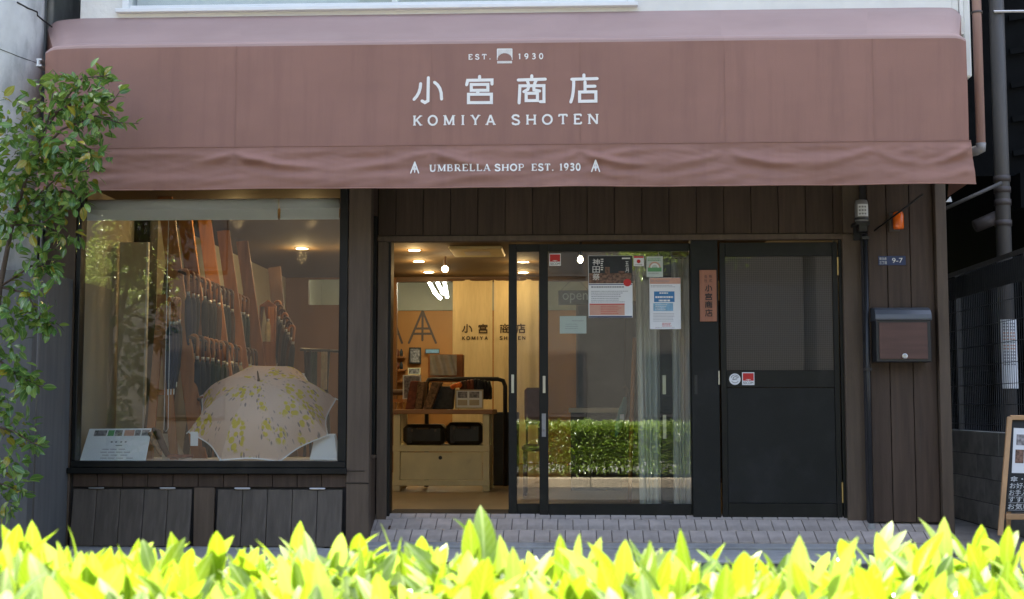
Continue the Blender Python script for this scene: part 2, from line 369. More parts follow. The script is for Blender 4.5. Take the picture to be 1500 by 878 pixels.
M['treeleaf'] = leaf_mat('tree_leaf', (.22,.34,.05), (.34,.46,.09), (.5,.58,.2), .35, .25, (.5,.6,.08), .9)

# floral umbrella cloth
def floral():
    m, t, b = nt('floral_cloth'); N, L = t.nodes, t.links
    tc = N.new('ShaderNodeTexCoord')
    def vor(scale, off):
        mp = N.new('ShaderNodeMapping'); mp.inputs['Location'].default_value = off; L.new(tc.outputs['UV'], mp.inputs[0])
        v = N.new('ShaderNodeTexVoronoi'); v.inputs['Scale'].default_value = scale; L.new(mp.outputs[0], v.inputs['Vector']); return v
    def less(sock, a, w=.03):
        r = N.new('ShaderNodeMapRange'); r.inputs['From Min'].default_value = a - w; r.inputs['From Max'].default_value = a + w
        r.inputs['To Min'].default_value = 1; r.inputs['To Max'].default_value = 0; L.new(sock, r.inputs['Value']); return r.outputs[0]
    def mul(a, c):
        k = N.new('ShaderNodeMath'); k.operation = 'MULTIPLY'; L.new(a, k.inputs[0]); L.new(c, k.inputs[1]); return k.outputs[0]
    cl = vor(7.2, (0,0,0)); mask = less(cl.outputs['Distance'], .50, .05); mask2 = less(cl.outputs['Distance'], .64, .06)
    fl = mul(mask, less(vor(27, (1,3,0)).outputs['Distance'], .50, .06))
    mp = N.new('ShaderNodeMapping'); mp.inputs['Scale'].default_value = (1, .45, 1); mp.inputs['Rotation'].default_value = (0,0,.7); L.new(tc.outputs['UV'], mp.inputs[0])
    v2 = N.new('ShaderNodeTexVoronoi'); v2.inputs['Scale'].default_value = 40; L.new(mp.outputs[0], v2.inputs['Vector'])
    lf = mul(mask2, less(v2.outputs['Distance'], .28, .05))
    x1 = N.new('ShaderNodeMix'); x1.data_type = 'RGBA'; x1.inputs['A'].default_value = (.80,.61,.50,1); x1.inputs['B'].default_value = (.30,.245,.24,1); L.new(lf, x1.inputs['Factor'])
    x2 = N.new('ShaderNodeMix'); x2.data_type = 'RGBA'; L.new(x1.outputs['Result'], x2.inputs['A']); x2.inputs['B'].default_value = (.68,.55,.05,1); L.new(fl, x2.inputs['Factor'])
    L.new(x2.outputs['Result'], b.inputs['Base Color']); b.inputs['Roughness'].default_value = .85
    tl = N.new('ShaderNodeBsdfTranslucent'); L.new(x2.outputs['Result'], tl.inputs[0]); ms = N.new('ShaderNodeMixShader'); ms.inputs[0].default_value = .3
    L.new(b.outputs[0], ms.inputs[1]); L.new(tl.outputs[0], ms.inputs[2]); L.new(ms.outputs[0], N['Material Output'].inputs[0])
    return m
M['floral'] = floral()

# ------------------------------------------------------------------ lettering: pen strokes and the built-in face
LIFT = [0]
def ribbon(mb, pts, w, to3, m=0, rnd=True, step=.00012):
    """a pen stroke: 2D polyline -> flat ribbon; each stroke lies a hair above the one before"""
    LIFT[0] += 1; lift = (LIFT[0] % 24) * step
    p = [Vector(q) for q in pts]; n = len(p); closed = (p[0] - p[-1]).length < 1e-6
    Lr = []
    for i in range(n):
        if closed: a, c = p[i - 1] if i else p[-2], p[(i + 1) % n] if i < n - 1 else p[1]
        else: a, c = p[max(i-1, 0)], p[min(i+1, n-1)]
        d1, d2 = (p[i] - a), (c - p[i])
        d1 = d1.normalized() if d1.length > 1e-9 else d2.normalized(); d2 = d2.normalized() if d2.length > 1e-9 else d1
        nn = Vector((-(d1.y + d2.y), d1.x + d2.x)); nn = nn.normalized() if nn.length > 1e-6 else Vector((-d1.y, d1.x))
        k = max(.5, nn.dot(Vector((-d1.y, d1.x)))); Lr.append((p[i] + nn * w / 2 / k, p[i] - nn * w / 2 / k))
    T = lambda q: to3(q.x, q.y, lift)
    for i in range(n - 1): mb.face([T(Lr[i][0]), T(Lr[i][1]), T(Lr[i+1][1]), T(Lr[i+1][0])], m)
    if rnd and not closed:
        for e, o_, l, r in ((p[0], p[1], *Lr[0]), (p[-1], p[-2], *Lr[-1])):
            d = (e - o_).normalized() * w / 2; s_ = (l - r) / 2
            mb.face([T(l)] + [T(e + s_ * cos(a) + d * sin(a)) for a in (pi/4, pi/2, 3*pi/4)] + [T(r)], m)
    return mb
def ell(cx, cy, rx, ry, a0=0, a1=360, n=20): return [(cx + rx*cos(R(a0+(a1-a0)*i/n)), cy + ry*sin(R(a0+(a1-a0)*i/n))) for i in range(n+1)]
def rect(x0, y0, x1, y1): return [(x0,y0),(x1,y0),(x1,y1),(x0,y1),(x0,y0)]
SS = [(.72,.76),(.66,.90),(.45,.97),(.22,.93),(.11,.77),(.20,.61),(.45,.51),(.68,.41),(.76,.24),(.66,.07),(.42,.02),(.18,.08),(.09,.24)]
G = {
 'K': (.9, [([(.14,0),(.14,1)],1),([(.78,1),(.16,.40)],0),([(.34,.58),(.80,0)],1)], [(.14,0),(.14,1),(.78,1),(.80,0)]),
 'O': (1.0, [(ell(.5,.5,.43,.46),1)], []),
 'M': (1.15, [([(.14,0),(.14,1)],0),([(.14,1),(.57,.06)],1),([(.57,.06),(1.0,1)],0),([(1.0,1),(1.0,0)],1)], [(.14,0),(.10,1),(1.04,1),(1.0,0)]),
 'I': (.42, [([(.21,0),(.21,1)],1)], [(.21,0),(.21,1)]),
 'Y': (.92, [([(.1,1),(.46,.46)],1),([(.82,1),(.46,.46)],0),([(.46,.46),(.46,0)],1)], [(.1,1),(.82,1),(.46,0)]),
 'A': (.95, [([(.09,0),(.46,1)],0),([(.46,1),(.86,0)],1),([(.24,.32),(.72,.32)],0)], [(.09,0),(.86,0)]),
 'S': (.85, [(SS,1)], []),
 'H': (1.0, [([(.15,0),(.15,1)],1),([(.85,0),(.85,1)],1),([(.15,.5),(.85,.5)],0)], [(.15,0),(.15,1),(.85,0),(.85,1)]),
 'T': (.9, [([(.45,0),(.45,1)],1),([(.06,.96),(.84,.96)],0),([(.08,.98),(.08,.76)],0),([(.82,.98),(.82,.76)],0)], [(.45,0)]),
 'E': (.82, [([(.15,0),(.15,1)],1),([(.1,.96),(.72,.96)],0),([(.15,.52),(.58,.52)],0),([(.1,.04),(.74,.04)],0),([(.72,.98),(.72,.78)],0),([(.74,.02),(.74,.24)],0)], [(.15,0),(.15,1)]),
 'N': (1.05, [([(.15,0),(.15,1)],0),([(.15,1),(.88,.02)],1),([(.88,0),(.88,1)],0)], [(.15,0),(.12,1),(.88,1)]),
 'U': (1.0, [([(.18,1),(.18,.32),(.26,.10),(.48,.03),(.70,.10),(.80,.32)],1),([(.80,.32),(.80,1)],0)], [(.18,1),(.80,1)]),
 'B': (.88, [([(.17,0),(.17,1)],1),([(.17,.97),(.5,.97),(.66,.88),(.66,.64),(.5,.54),(.17,.54)],0),([(.17,.54),(.52,.54),(.74,.42),(.74,.14),(.54,.03),(.17,.03)],0)], [(.15,0),(.15,1)]),
 'R': (.95, [([(.17,0),(.17,1)],1),([(.17,.97),(.5,.97),(.68,.86),(.68,.62),(.5,.50),(.17,.50)],0),([(.44,.5),(.82,0)],1)], [(.17,0),(.15,1),(.84,0)]),
 'L': (.80, [([(.17,0),(.17,1)],1),([(.12,.03),(.72,.03)],0),([(.72,.02),(.72,.24)],0)], [(.17,1),(.17,0)]),
 'P': (.85, [([(.17,0),(.17,1)],1),([(.17,.97),(.52,.97),(.72,.84),(.72,.58),(.52,.45),(.17,.45)],0)], [(.17,0),(.15,1)]),
 'C': (.9, [(ell(.5,.5,.40,.46,50,310),1)], []), '.': (.35, [([(.17,.06),(.18,.06)],1)], []), ' ': (.55, [], []), '-': (.5, [([(.1,.4),(.4,.4)],0)], []),
 '1': (.55, [([(.3,0),(.3,1)],1),([(.3,.98),(.12,.80)],0)], [(.3,0)]),
 '9': (.8, [(ell(.4,.68,.27,.29),1),([(.67,.68),(.64,.35),(.50,.12),(.25,.02)],0)], []),
 '3': (.75, [([(.14,.84),(.30,.97),(.52,.95),(.62,.78),(.54,.60),(.34,.53),(.56,.48),(.66,.28),(.56,.07),(.30,.01),(.11,.14)],1)], []),
 '0': (.82, [(ell(.41,.5,.30,.47),1)], []),
}
def pen_objs(name, txt, m, parent, *a, **k):
    mb = MB(); cut = []
    pen_text(mb, txt, *a, cut=cut, **k)
    for i, (f0, v0) in enumerate(cut):
        f1, v1 = cut[i+1] if i+1 < len(cut) else (len(mb.f), len(mb.v))
        if f1 > f0:
            q = MB(); q.v = mb.v[v0:v1]; q.f = [tuple(j-v0 for j in t) for t in mb.f[f0:f1]]; q.m = mb.m[f0:f1]; obj(name, q, m, parent, fixn=False)
def pen_text(mb, txt, x0, x1, z0, h, to3, thick, thin, serif=.0, sth=.07, gap=.12, m=0, wide=1.0, cut=None):
    """lettering between x0 and x1 (metres), height h"""
    tot = sum(G[c][0]*wide + gap for c in txt) - gap; k = (x1 - x0) / tot
    x = x0
    for c in txt:
        w, st, se = G[c]
        if cut is not None: cut.append((len(mb.f), len(mb.v)))
        f = lambda q: (x + q[0]*k*wide, z0 + q[1]*h)
        for pts, kk in st: ribbon(mb, [f(q) for q in pts], (thick if kk else thin)*h, to3, m, rnd=(c == '.'))
        if serif:
            for sx, sy in se:
                yy = sy*h + (sth/2*h if sy < .5 else -sth/2*h)
                cx = x + sx*k*wide; ribbon(mb, [(cx - serif*h/2, z0+yy), (cx + serif*h/2, z0+yy)], sth*h, to3, m, rnd=False)
        x += (w*wide + gap)*k
KJ = {
 '小': [[(.51,.95),(.50,.12),(.40,.06),(.30,.12)], [(.25,.74),(.235,.58),(.19,.42),(.12,.29),(.03,.18)], [(.72,.78),(.82,.69),(.90,.56),(.945,.40),(.96,.18)]],
 '宮': [[(.5,.98),(.5,.86)], [(.03,.68),(.07,.84),(.95,.85),(.95,.70)], rect(.20,.48,.80,.69), [(.47,.48),(.40,.34)], rect(.10,.04,.93,.34)],
 '商': [[(.5,.99),(.5,.86)], [(.02,.84),(.98,.86)], [(.34,.82),(.38,.70)], [(.66,.83),(.60,.70)], [(.05,.02),(.08,.63),(.93,.63),(.93,.06),(.80,.06)],
        [(.40,.62),(.36,.50),(.22,.42)], [(.57,.62),(.58,.48),(.78,.44)], rect(.30,.10,.70,.36)],
 '店': [[(.5,.99),(.5,.86)], [(.06,.84),(.98,.85)], [(.13,.84),(.125,.60),(.11,.40),(.075,.20),(.02,.03)], [(.54,.74),(.54,.38)], [(.54,.58),(.90,.58)], rect(.34,.05,.93,.38)],
}
def kanji(mb, c, x0, z0, w, h, to3, pen, m=0):
    for st in KJ[c]: ribbon(mb, [(x0 + a*w, z0 + b*h) for a, b in st], pen, to3, m, rnd=True)
_tc = {}
def glyphs(txt):
    """outline of a text in Blender's built-in face, as (verts, faces), height about 1"""
    if txt in _tc: return _tc[txt]
    cu = bpy.data.curves.new('lettering', 'FONT'); cu.body = txt; cu.resolution_u = 3
    o = bpy.data.objects.new('lettering', cu); C.objects.link(o)
    dg = bpy.context.evaluated_depsgraph_get(); dg.update(); me = bpy.data.meshes.new_from_object(o.evaluated_get(dg))
    v = [tuple(q.co) for q in me.vertices]; f = [tuple(p.vertices) for p in me.polygons]
    bpy.data.objects.remove(o); bpy.data.curves.remove(cu); bpy.data.meshes.remove(me)
    _tc[txt] = (v, f); return v, f
def font_text(mb, txt, x0, x1, z0, z1, to3, m=0, lift=0.0004):
    """fits the text into the rectangle x0..x1, z0..z1"""
    v, f = glyphs(txt)
    if not v: return
    a = np.array(v); lo, hi = a.min(0), a.max(0)
    b = len(mb.v)
    for q in v:
        mb.v.append(tuple(to3(x0 + (q[0]-lo[0])/max(1e-6, hi[0]-lo[0])*(x1-x0), z0 + (q[1]-lo[1])/max(1e-6, hi[1]-lo[1])*(z1-z0), lift)))
    for q in f: mb.f.append(tuple(b+i for i in q)); mb.m.append(m)
def plane3(Y): return lambda x, z, l=0: (x, Y - l, z)

# ------------------------------------------------------------------ leaves
def leaf_template(L, Wd, n, fold=.25, curl=.25):
    v, f = [], []
    for i in range(n+1):
        t = i/n; w = Wd/2 * (sin(pi*t**.95)**.8 if 0 < t < 1 else 0); z = -curl*L*t*t
        v += [(-w, L*t, z + fold*w), (0, L*t, z), (w, L*t, z + fold*w)]
    for i in range(n):
        a = 3*i
        for k in (0, 1):
            q = (a+k, a+k+1, a+k+4, a+k+3)
            if i == 0: q = (a+1, a+k+4, a+k+3)
            elif i == n-1: q = (a+k, a+k+1, a+4)
            f.append(q)
    used = sorted({i for q in f for i in q}); mp = {u: i for i, u in enumerate(used)}
    return np.array([v[i] for i in used]), [tuple(mp[i] for i in q) for q in f]
def leaf_uv(me, tv, n=1):
    L_ = tv[:,1].max(); hw = max(1e-6, np.abs(tv[:,0]).max()); uv = np.stack([tv[:,0]/hw, tv[:,1]/L_], 1)
    k = len(tv); lay = me.uv_layers.new(name='UVMap'); li = np.empty(len(me.loops), np.int32); me.loops.foreach_get('vertex_index', li)
    lay.data.foreach_set('uv', uv[li % k].ravel().astype(np.float32))
def frames(d, roll):
    d = d / np.linalg.norm(d, axis=1)[:, None]
    up = np.tile([0, 0, 1.], (len(d), 1)); up[np.abs(d[:, 2]) > .93] = [0, 1, 0]
    x = np.cross(d, up); x /= np.linalg.norm(x, axis=1)[:, None]; z = np.cross(x, d)
    c, s = np.cos(roll)[:, None], np.sin(roll)[:, None]
    x2 = x*c + z*s; z2 = -x*s + z*c
    return np.stack([x2, d, z2], axis=2)          # columns
def leaf_cloud(name, pos, dirs, size, roll, tmpl, m, parent, kind='stuff'):
    tv, tf = tmpl; F = frames(dirs, roll); n, k = len(pos), len(tv)
    V = np.einsum('nij,kj->nki', F, tv) * size[:, None, None] + pos[:, None, :]
    V = V.reshape(-1, 3); base = np.array(WL[parent.name]) if parent is not None else 0
    me = bpy.data.meshes.new(name); me.vertices.add(n*k); me.vertices.foreach_set('co', (V - base).ravel())
    lens = np.tile([len(q) for q in tf], n); idx = np.concatenate([np.array(q) for q in tf])
    allidx = (np.arange(n)[:, None]*k + idx[None, :]).ravel()
    me.loops.add(len(allidx)); me.loops.foreach_set('vertex_index', allidx.astype(np.int32))
    me.polygons.add(len(lens)); st = np.concatenate([[0], np.cumsum(lens)[:-1]])
    me.polygons.foreach_set('loop_start', st.astype(np.int32)); me.polygons.foreach_set('use_smooth', np.ones(len(lens), bool))
    me.materials.append(m); me.update(calc_edges=True); leaf_uv(me, tv, n)
    o = bpy.data.objects.new(name, me); C.objects.link(o)
    if parent is not None: o.parent = parent; WL[o.name] = WL[parent.name]
    if kind: o['kind'] = kind
    return o
def leaf_parts(pos, dirs, size, roll, tmpl, m, parent):
    me = bpy.data.meshes.new('leaf'); me.from_pydata([tuple(q) for q in tmpl[0]], [], tmpl[1]); me.materials.append(m); leaf_uv(me, tmpl[0])
    me.polygons.foreach_set('use_smooth', [True]*len(me.polygons))
    F = frames(dirs, roll); b = WL[parent.name]
    for i in range(len(pos)):
        o = bpy.data.objects.new('leaf', me); C.objects.link(o); o.parent = parent
        o.matrix_local = Matrix.Translation(Vector(pos[i]) - b) @ Matrix(F[i].tolist()).to_4x4() @ Matrix.Scale(float(size[i]), 4)
def project(p):
    d = p - np.array([CAMX, CAMY, CAMZ]); d = np.stack([d[:, 0]*cos(YAW) + d[:, 1]*sin(YAW), d[:, 1]*cos(YAW) - d[:, 0]*sin(YAW), d[:, 2]], 1)
    z = d[:, 1]*cos(TILT) + d[:, 2]*sin(TILT); y = -d[:, 1]*sin(TILT) + d[:, 2]*cos(TILT)
    z = np.where(z < .1, .1, z); return 750 + FPX*d[:, 0]/z, 439 - FPX*y/z, z

# ================================================================== SETTING
GZ = -.22
def strc(name, mb, m, parent=None, **k):
    o = obj(name, mb, m, parent, **k)
    if parent is None: o['kind'] = 'structure'
    return o
strc('road', MB().grid(lambda u, v: (-250 + 500*u, -250 + 500*v, GZ), 1, 1), M['asphalt'], fixn=False)
strc('road_marking', MB().box(-12, 12, -1.42, -1.27, GZ - .01, GZ + .004), M['paint'])
strc('passage_ground', MB().box(3.0, 4.2, -1.1, 8, GZ - .05, GZ + .012), M['conc'])
strc('left_ground', MB().box(-8, -1.3, -1.15, 1, GZ - .05, GZ + .05), M['conc'], bev=.005)

# tiled apron in front of the door: slopes from the threshold down to the kerb
AX0, AX1 = -1.02, PX(1398, -.35, 770)
AY0, AY1, AZ0, AZ1 = -.06, -.385, -.006, -.128
az = lambda y: AZ0 + (y - AY0) / (AY1 - AY0) * (AZ1 - AZ0)
ap = MB(); y0, y1 = .05, -.465
ap.hexa([(AX0,y1,GZ-.02),(AX1+.06,y1,GZ-.02),(AX1,y0,GZ-.02),(AX0,y0,GZ-.02)], [(AX0,y1,az(y1)-.006),(AX1+.06,y1,az(y1)-.006),(AX1,y0,az(y0)-.006),(AX0,y0,az(y0)-.006)])
apron = strc('apron', ap, M['kerbface'])
gb = MB(); gb.hexa([(AX0+.002,-.386,az(-.386)-.009),(AX1-.01,-.386,az(-.386)-.009),(AX1-.03,.02,az(.02)-.009),(AX0+.002,.02,az(.02)-.009)],
                  [(AX0+.002,-.386,az(-.386)-.003),(AX1-.01,-.386,az(-.386)-.003),(AX1-.03,.02,az(.02)-.003),(AX0+.002,.02,az(.02)-.003)])
obj('grout_bed', gb, M['grout'], apron)
eb = MB(); eb.hexa([(AX0,-.468,-.19),(AX1+.05,-.468,-.19),(AX1+.05,-.387,-.19),(AX0,-.387,-.19)], [(AX0,-.468,az(-.44)),(AX1+.05,-.468,az(-.44)),(AX1+.05,-.387,az(-.387)),(AX0,-.387,az(-.387))])
obj('edging', eb, M['conc'], apron, bev=.006)
TW = .108; proto = None
pitch = atan((AZ1-AZ0)/(AY1-AY0))
for r, (ya, yb) in enumerate(((-.383, -.226), (-.220, -.062), (-.056, .02))):
    proto = None
    x = AX0 + .004 - (TW/2 if r % 2 else 0)
    while x < AX1 - .02:
        xa, xb = max(x, AX0+.004), min(x + TW - .006, AX1 - .025)
        if xb - xa > .02:
            full = abs(xb - xa - (TW - .006)) < 1e-6
            ctr = Vector(((xa+xb)/2, (ya+yb)/2, az((ya+yb)/2) + random.uniform(-.001, .001)))
            if full and proto is not None: o = copy_part(proto, apron, ctr)
            else:
                hw, hl = (xb-xa)/2, (yb-ya)/2; t = MB(); sl_ = (AZ1-AZ0)/(AY1-AY0)
                t.hexa([(ctr.x-hw,ya,az(ya)-.02),(ctr.x+hw,ya,az(ya)-.02),(ctr.x+hw,yb,az(yb)-.02),(ctr.x-hw,yb,az(yb)-.02)],
                       [(ctr.x-hw,ya,az(ya)),(ctr.x+hw,ya,az(ya)),(ctr.x+hw,yb,az(yb)),(ctr.x-hw,yb,az(yb))])
                o = obj('tile', t, M['tile'], apron, bev=.002)
                if full: proto = o
        x += TW
# manhole lid frame lines in the tiles
lid = MB()
la, lb = PX(564, -.35, 780), PX(668, -.35, 780)
for (xa, xb, ya, yb) in ((la, lb, -.365, -.359), (la, lb, -.165, -.159), (la, la+.012, -.359, -.165), (lb-.012, lb, -.359, -.165)):
    lid.hexa([(xa,ya,az(ya)-.002),(xb,ya,az(ya)-.002),(xb,yb,az(yb)-.002),(xa,yb,az(yb)-.002)], [(xa,ya,az(ya)+.003),(xb,ya,az(ya)+.003),(xb,yb,az(yb)+.003),(xa,yb,az(yb)+.003)])
obj('inspection_cover', lid, M['darkwood'], apron)
# blue stone ramp slabs on the road side of the apron
ramp = None
sx = [-2.15, -1.02, .16, 1.34, PX(1268, -.6, 790)]
for i in range(4):
    a, b = sx[i] + .004, sx[i+1] - .004; e = .06 if i == 3 else 0
    mb = MB().hexa([(a,-.83,GZ),(b+e,-.83,GZ),(b,-.473,GZ),(a,-.473,GZ)], [(a,-.83,GZ+.022),(b+e,-.83,GZ+.022),(b,-.473,-.165),(a,-.473,-.165)])
    o = obj('ramp_slab', mb, M['slab'], bev=.006)
    tag(o, ['blue grey stone ramp slab at foot of the window bay, end of the row', 'blue grey stone ramp slab in front of the open doorway',
            'blue grey stone ramp slab in front of the postered sliding door', 'blue grey stone ramp slab in front of the black hinged door'][i], 'ramp slab', 'stone ramp slabs along the apron')
# far side of the road: kerb, hedge bed, pavement
kerb = strc('kerb', MB().box(-9, 9, -7.36, -7.30, GZ - .05, GZ + .085), M['conc'])
kp = None
for i in range(24):
    x = -8.4 + i*.7
    if kp is None: kp = obj('kerb_stone', MB().box(x, x+.692, -7.50, -7.27, GZ - .02, GZ + .115), M['kerbstone'], kerb, bev=.012)
    else: copy_part(kp, kerb, (x+.346, -7.385, WL[kp.name].z))
strc('hedge_bed', MB().box(-9, 9, -8.75, -7.50, GZ - .05, GZ + .10), M['soil'])
strc('far_pavement', MB().box(-30, 30, -13, -8.76, GZ - .04, GZ + .11), M['conc'])

# ================================================================== SHOP BUILDING
shop = thing('shop_building', 'two storey umbrella shop with dark brown boards, black doors and white upper wall', 'building', (0, 1, 0))
BF = -.36                                             # front plane of the window bay
def part(name, mb, m, parent=None, **k): return obj(name, mb, m, parent or shop, **k)
def pbox(x0, y0, x1, y1, Y, d):                        # facade rectangle in the photo -> box from plane Y back by d
    ym = (y0+y1)/2; return MB().box(PX(x0, Y, ym), PX(x1, Y, ym), Y, Y+d, PZ(y1, Y), PZ(y0, Y))
def row(name, xs, z0, z1, Y, d, m, parent=None, gap=.004, bev=.0025):
    for a, b in zip(xs[:-1], xs[1:]):
        part(name, MB().box(a+gap/2, b-gap/2, Y + random.uniform(-.0012,.0012), Y+d, z0, z1), m, parent, bev=bev)
# --- window bay
bx0, bx1 = PX(66, BF, 500), PX(542, BF, 560)
part('backing_wall', MB().box(bx0+.01, bx1-.02, BF+.030, BF+.075, GZ, .40), M['darkwall'])
part('pillar', MB().box(PX(509,BF), bx1, BF-.012, BF+.10, GZ+.02, 2.75), M['trim'], bev=.004)
part('pillar', MB().box(PX(60,BF), PX(106,BF), BF-.006, BF+.10, GZ+.02, 2.75), M['trim'], bev=.004)
part('moulding', MB().box(PX(509,BF)-.006, bx1+.002, BF-.016, BF-.0125, PZ(709,BF), PZ(707.6,BF)), M['black'])
part('moulding', MB().box(PX(509,BF)-.002, bx1-.03, BF-.016, BF-.0125, PZ(691,BF), PZ(690,BF)), M['black'])
# side of the bay, with its narrow window
sy0, sy1 = BF+.103, -.03
part('side_board', MB().box(bx1-.05, bx1-.003, sy0, sy1, GZ+.03, PZ(672,-.2)), M['board'], bev=.003)
part('side_board', MB().box(bx1-.05, bx1-.003, sy0, sy1, 2.2, 2.75), M['board'], bev=.003)
sw = holder('side_window', shop, (bx1, -.2, 1.2))
part('pane', MB().box(bx1-.030, bx1-.024, sy0+.03, sy1-.03, PZ(672,-.2)+.02, 2.18), M['glass'], sw)
f = MB(); f.box(bx1-.05,bx1-.006,sy0+.001,sy0+.03,PZ(672,-.2)+.001,2.199); f.box(bx1-.05,bx1-.006,sy1-.03,sy1-.001,PZ(672,-.2)+.001,2.199)
part('frame', f, M['black'], sw)
part('sill', MB().box(bx1-.05, bx1+.012, sy0+.03, sy1-.03, PZ(672,-.2)+.001, PZ(672,-.2)+.02), M['trim'], sw, bev=.003)
# display window: frame, sill steps, pane
wx0, wx1 = PX(112,BF,640), PX(508,BF)
gx0, gx1 = PX(119,BF+.03,480), PX(497,BF+.03)
dw = holder('display_window', shop, ((wx0+wx1)/2, BF, 1.4))
zb0, zb1, zt = PZ(695,BF), PZ(676,BF+.03), 2.55
for a, b in ((wx0-.03, gx0), (gx1, wx1)): part('side_frame', MB().box(a, b, BF-.018, BF+.09, zb1, zt), M['black'], dw, bev=.004)
part('bottom_rail', MB().box(wx0-.03, wx1, BF-.022, BF+.09, PZ(686,BF), zb1-.001), M['black'], dw, bev=.004)
part('sill', MB().box(wx0-.05, wx1+.01, BF-.04, BF+.09, zb0, PZ(686,BF)-.001), M['black'], dw, bev=.004)
part('top_rail', MB().box(wx0-.03, wx1, BF-.018, BF+.09, zt+.001, zt+.07), M['black'], dw)
part('pane', MB().box(gx0+.001, gx1-.001, BF+.030, BF+.038, zb1+.001, zt-.001), M['glass'], dw)
# boards between sill and hatches
zc = PZ(715,BF)
xs = [PX(v,BF,705) for v in (106,142,179,216,253,290,327,363,399,435,471,508)]
row('board', xs, zc, zb0-.004, BF+.004, .02, M['board'])
part('post', MB().box(PX(284,BF,740), PX(314,BF,740), BF-.004, BF+.025, GZ+.02, zc-.003), M['trim'], bev=.003)
# two tilted flaps of five boards
for (a, b) in ((107, 281), (319, 502)):
    ht = holder('hatch', shop, ((PX(a,BF,740)+PX(b,BF,740))/2, BF, PZ(717,BF)))
    xa, xb = PX(a,BF,740), PX(b,BF,740); zt_, zb_ = PZ(718.5,BF), GZ+.055
    n = 5
    for i in range(n):
        u0, u1 = xa+(xb-xa)*i/n+.0018, xa+(xb-xa)*(i+1)/n-.0018; yt, yb = BF-.005, BF-.055
        part('board', MB().hexa([(u0,yb,zb_),(u1,yb,zb_),(u1,yb+.022,zb_),(u0,yb+.022,zb_)], [(u0,yt,zt_),(u1,yt,zt_),(u1,yt+.022,zt_),(u0,yt+.022,zt_)]), M['hatch'], ht, bev=.003)
    for k in (.20, .80):
        hx = xa+(xb-xa)*k; part('hinge', MB().box(hx-.05, hx+.05, BF-.016, BF-.008, PZ(718,BF), PZ(715.5,BF)).tube([(hx-.055,BF-.016,PZ(716.5,BF)),(hx+.055,BF-.016,PZ(716.5,BF))], .005, 6), M['steel'], ht)
# --- door side
DY = 0.0
zhead = PZ(352,DY)
xs = [bx1+.0] + [PX(v, -.03, 310) for v in range(580, 1241, 40)] + [PX(1262,-.03,310)]
row('header_board', xs, PZ(345,-.03), 2.80, -.03, .02, M['board'])
part('backing_wall', MB().box(PX(545,.03,310), PX(1270,.03,310), .002, .05, PZ(344,0)+.001, 2.82), M['black'])
part('backing_wall', MB().box(bx1-.05, PX(568,.03), .045, .118, GZ, 2.6), M['black'])
part('backing_wall', MB().box(PX(1236,.03), PX(1270,.03), .045, .118, GZ, 2.6), M['black'])
part('header_trim', MB().box(PX(553,-.06,350), PX(1240,-.06,350), -.062, .01, PZ(353,-.06), PZ(345,-.06)), M['trim'], bev=.003)
part('casing', MB().box(PX(552,-.06), PX(567,-.06), -.058, .10, az(-.06)+.002, PZ(353,-.06)-.002), M['trim'], bev=.003)
part('casing', MB().box(PX(1238,-.06), PX(1268,-.06), -.066, .02, az(-.06)+.002, PZ(345,-.06)-.002), M['trim'], bev=.003)
part('casing', MB().box(PX(1240,-.06), PX(1268,-.06), -.060, .02, PZ(345,-.06)+.002, 2.8), M['trim'], bev=.003)
# right wall: boards, corner post
RY = -.13
xs = [PX(v, RY) for v in (1275.5, 1304, 1338, 1373)]
row('wall_board', xs, PZ(763,RY), 2.85, RY, .025, M['board'], gap=.005)
part('corner_post', MB().box(PX(1373,RY)+.003, PX(1391,RY,600), RY-.05, RY+.10, GZ+.01, 2.9), M['trim'], bev=.004)
part('backing_wall', MB().box(PX(1268,RY), PX(1389,RY), RY+.028, RY+.10, GZ, 2.9), M['darkwall'])
# door frame (black): jamb, head, fixed post, threshold
fx0, fx1 = PX(567,DY), PX(1237,DY)
part('door_frame', MB().box(fx0, PX(572.5,DY), -.03, .12, .002, zhead-.001), M['black'], bev=.002)
part('door_frame', MB().box(fx0, fx1, -.034, .12, zhead, PZ(345,DY)), M['black'], bev=.002)
part('door_frame', MB().box(PX(1231,DY), fx1, -.03, .12, .002, zhead-.001), M['black'], bev=.002)
fp = part('fixed_panel', MB().box(PX(1013,DY), PX(1053,DY), -.026, .10, .004, zhead-.001), M['blackpanel'], bev=.002)
part('pull', MB().box(PX(1017,DY), PX(1021,DY), -.029, -.0265, PZ(578,DY), PZ(550,DY)), M['mailbody'], fp)
part('threshold', MB().box(fx0+.01, PX(800,DY), -.045, .11, -.006, .010), M['steel'], bev=.002)
part('threshold', MB().box(PX(800,DY)+.002, fx1, -.028, .11, -.006, .003), M['black'])
# two sliding leaves
def sliding(Y, sx0, sx1, gx0_, gx1_, rx1, name='sliding_door'):
    h = holder(name, shop, ((PX(sx0,Y)+PX(rx1,Y))/2, Y, .01))
    z0, z1 = .012, PZ(358,Y); gz0, gz1 = PZ(738,Y), PZ(369,Y)
    part('stile', MB().box(PX(sx0,Y), PX(sx1,Y), Y, Y+.035, z0, z1), M['black'], h, bev=.002)
    part('stile', MB().box(PX(gx1_,Y), PX(rx1,Y), Y, Y+.035, z0, z1), M['black'], h, bev=.002)
    part('bottom_rail', MB().box(PX(sx1,Y)+.001, PX(gx1_,Y)-.001, Y+.001, Y+.034, z0, gz0), M['black'], h, bev=.002)
    part('top_rail', MB().box(PX(sx1,Y)+.001, PX(gx1_,Y)-.001, Y+.001, Y+.034, gz1, z1), M['black'], h, bev=.002)
    part('pane', MB().box(PX(sx1,Y)+.001, PX(gx1_,Y)-.001, Y+.015, Y+.021, gz0+.001, gz1-.001), M['glass'], h)
    return h
sA = sliding(.045, 745, 757, 757, 967, 985)
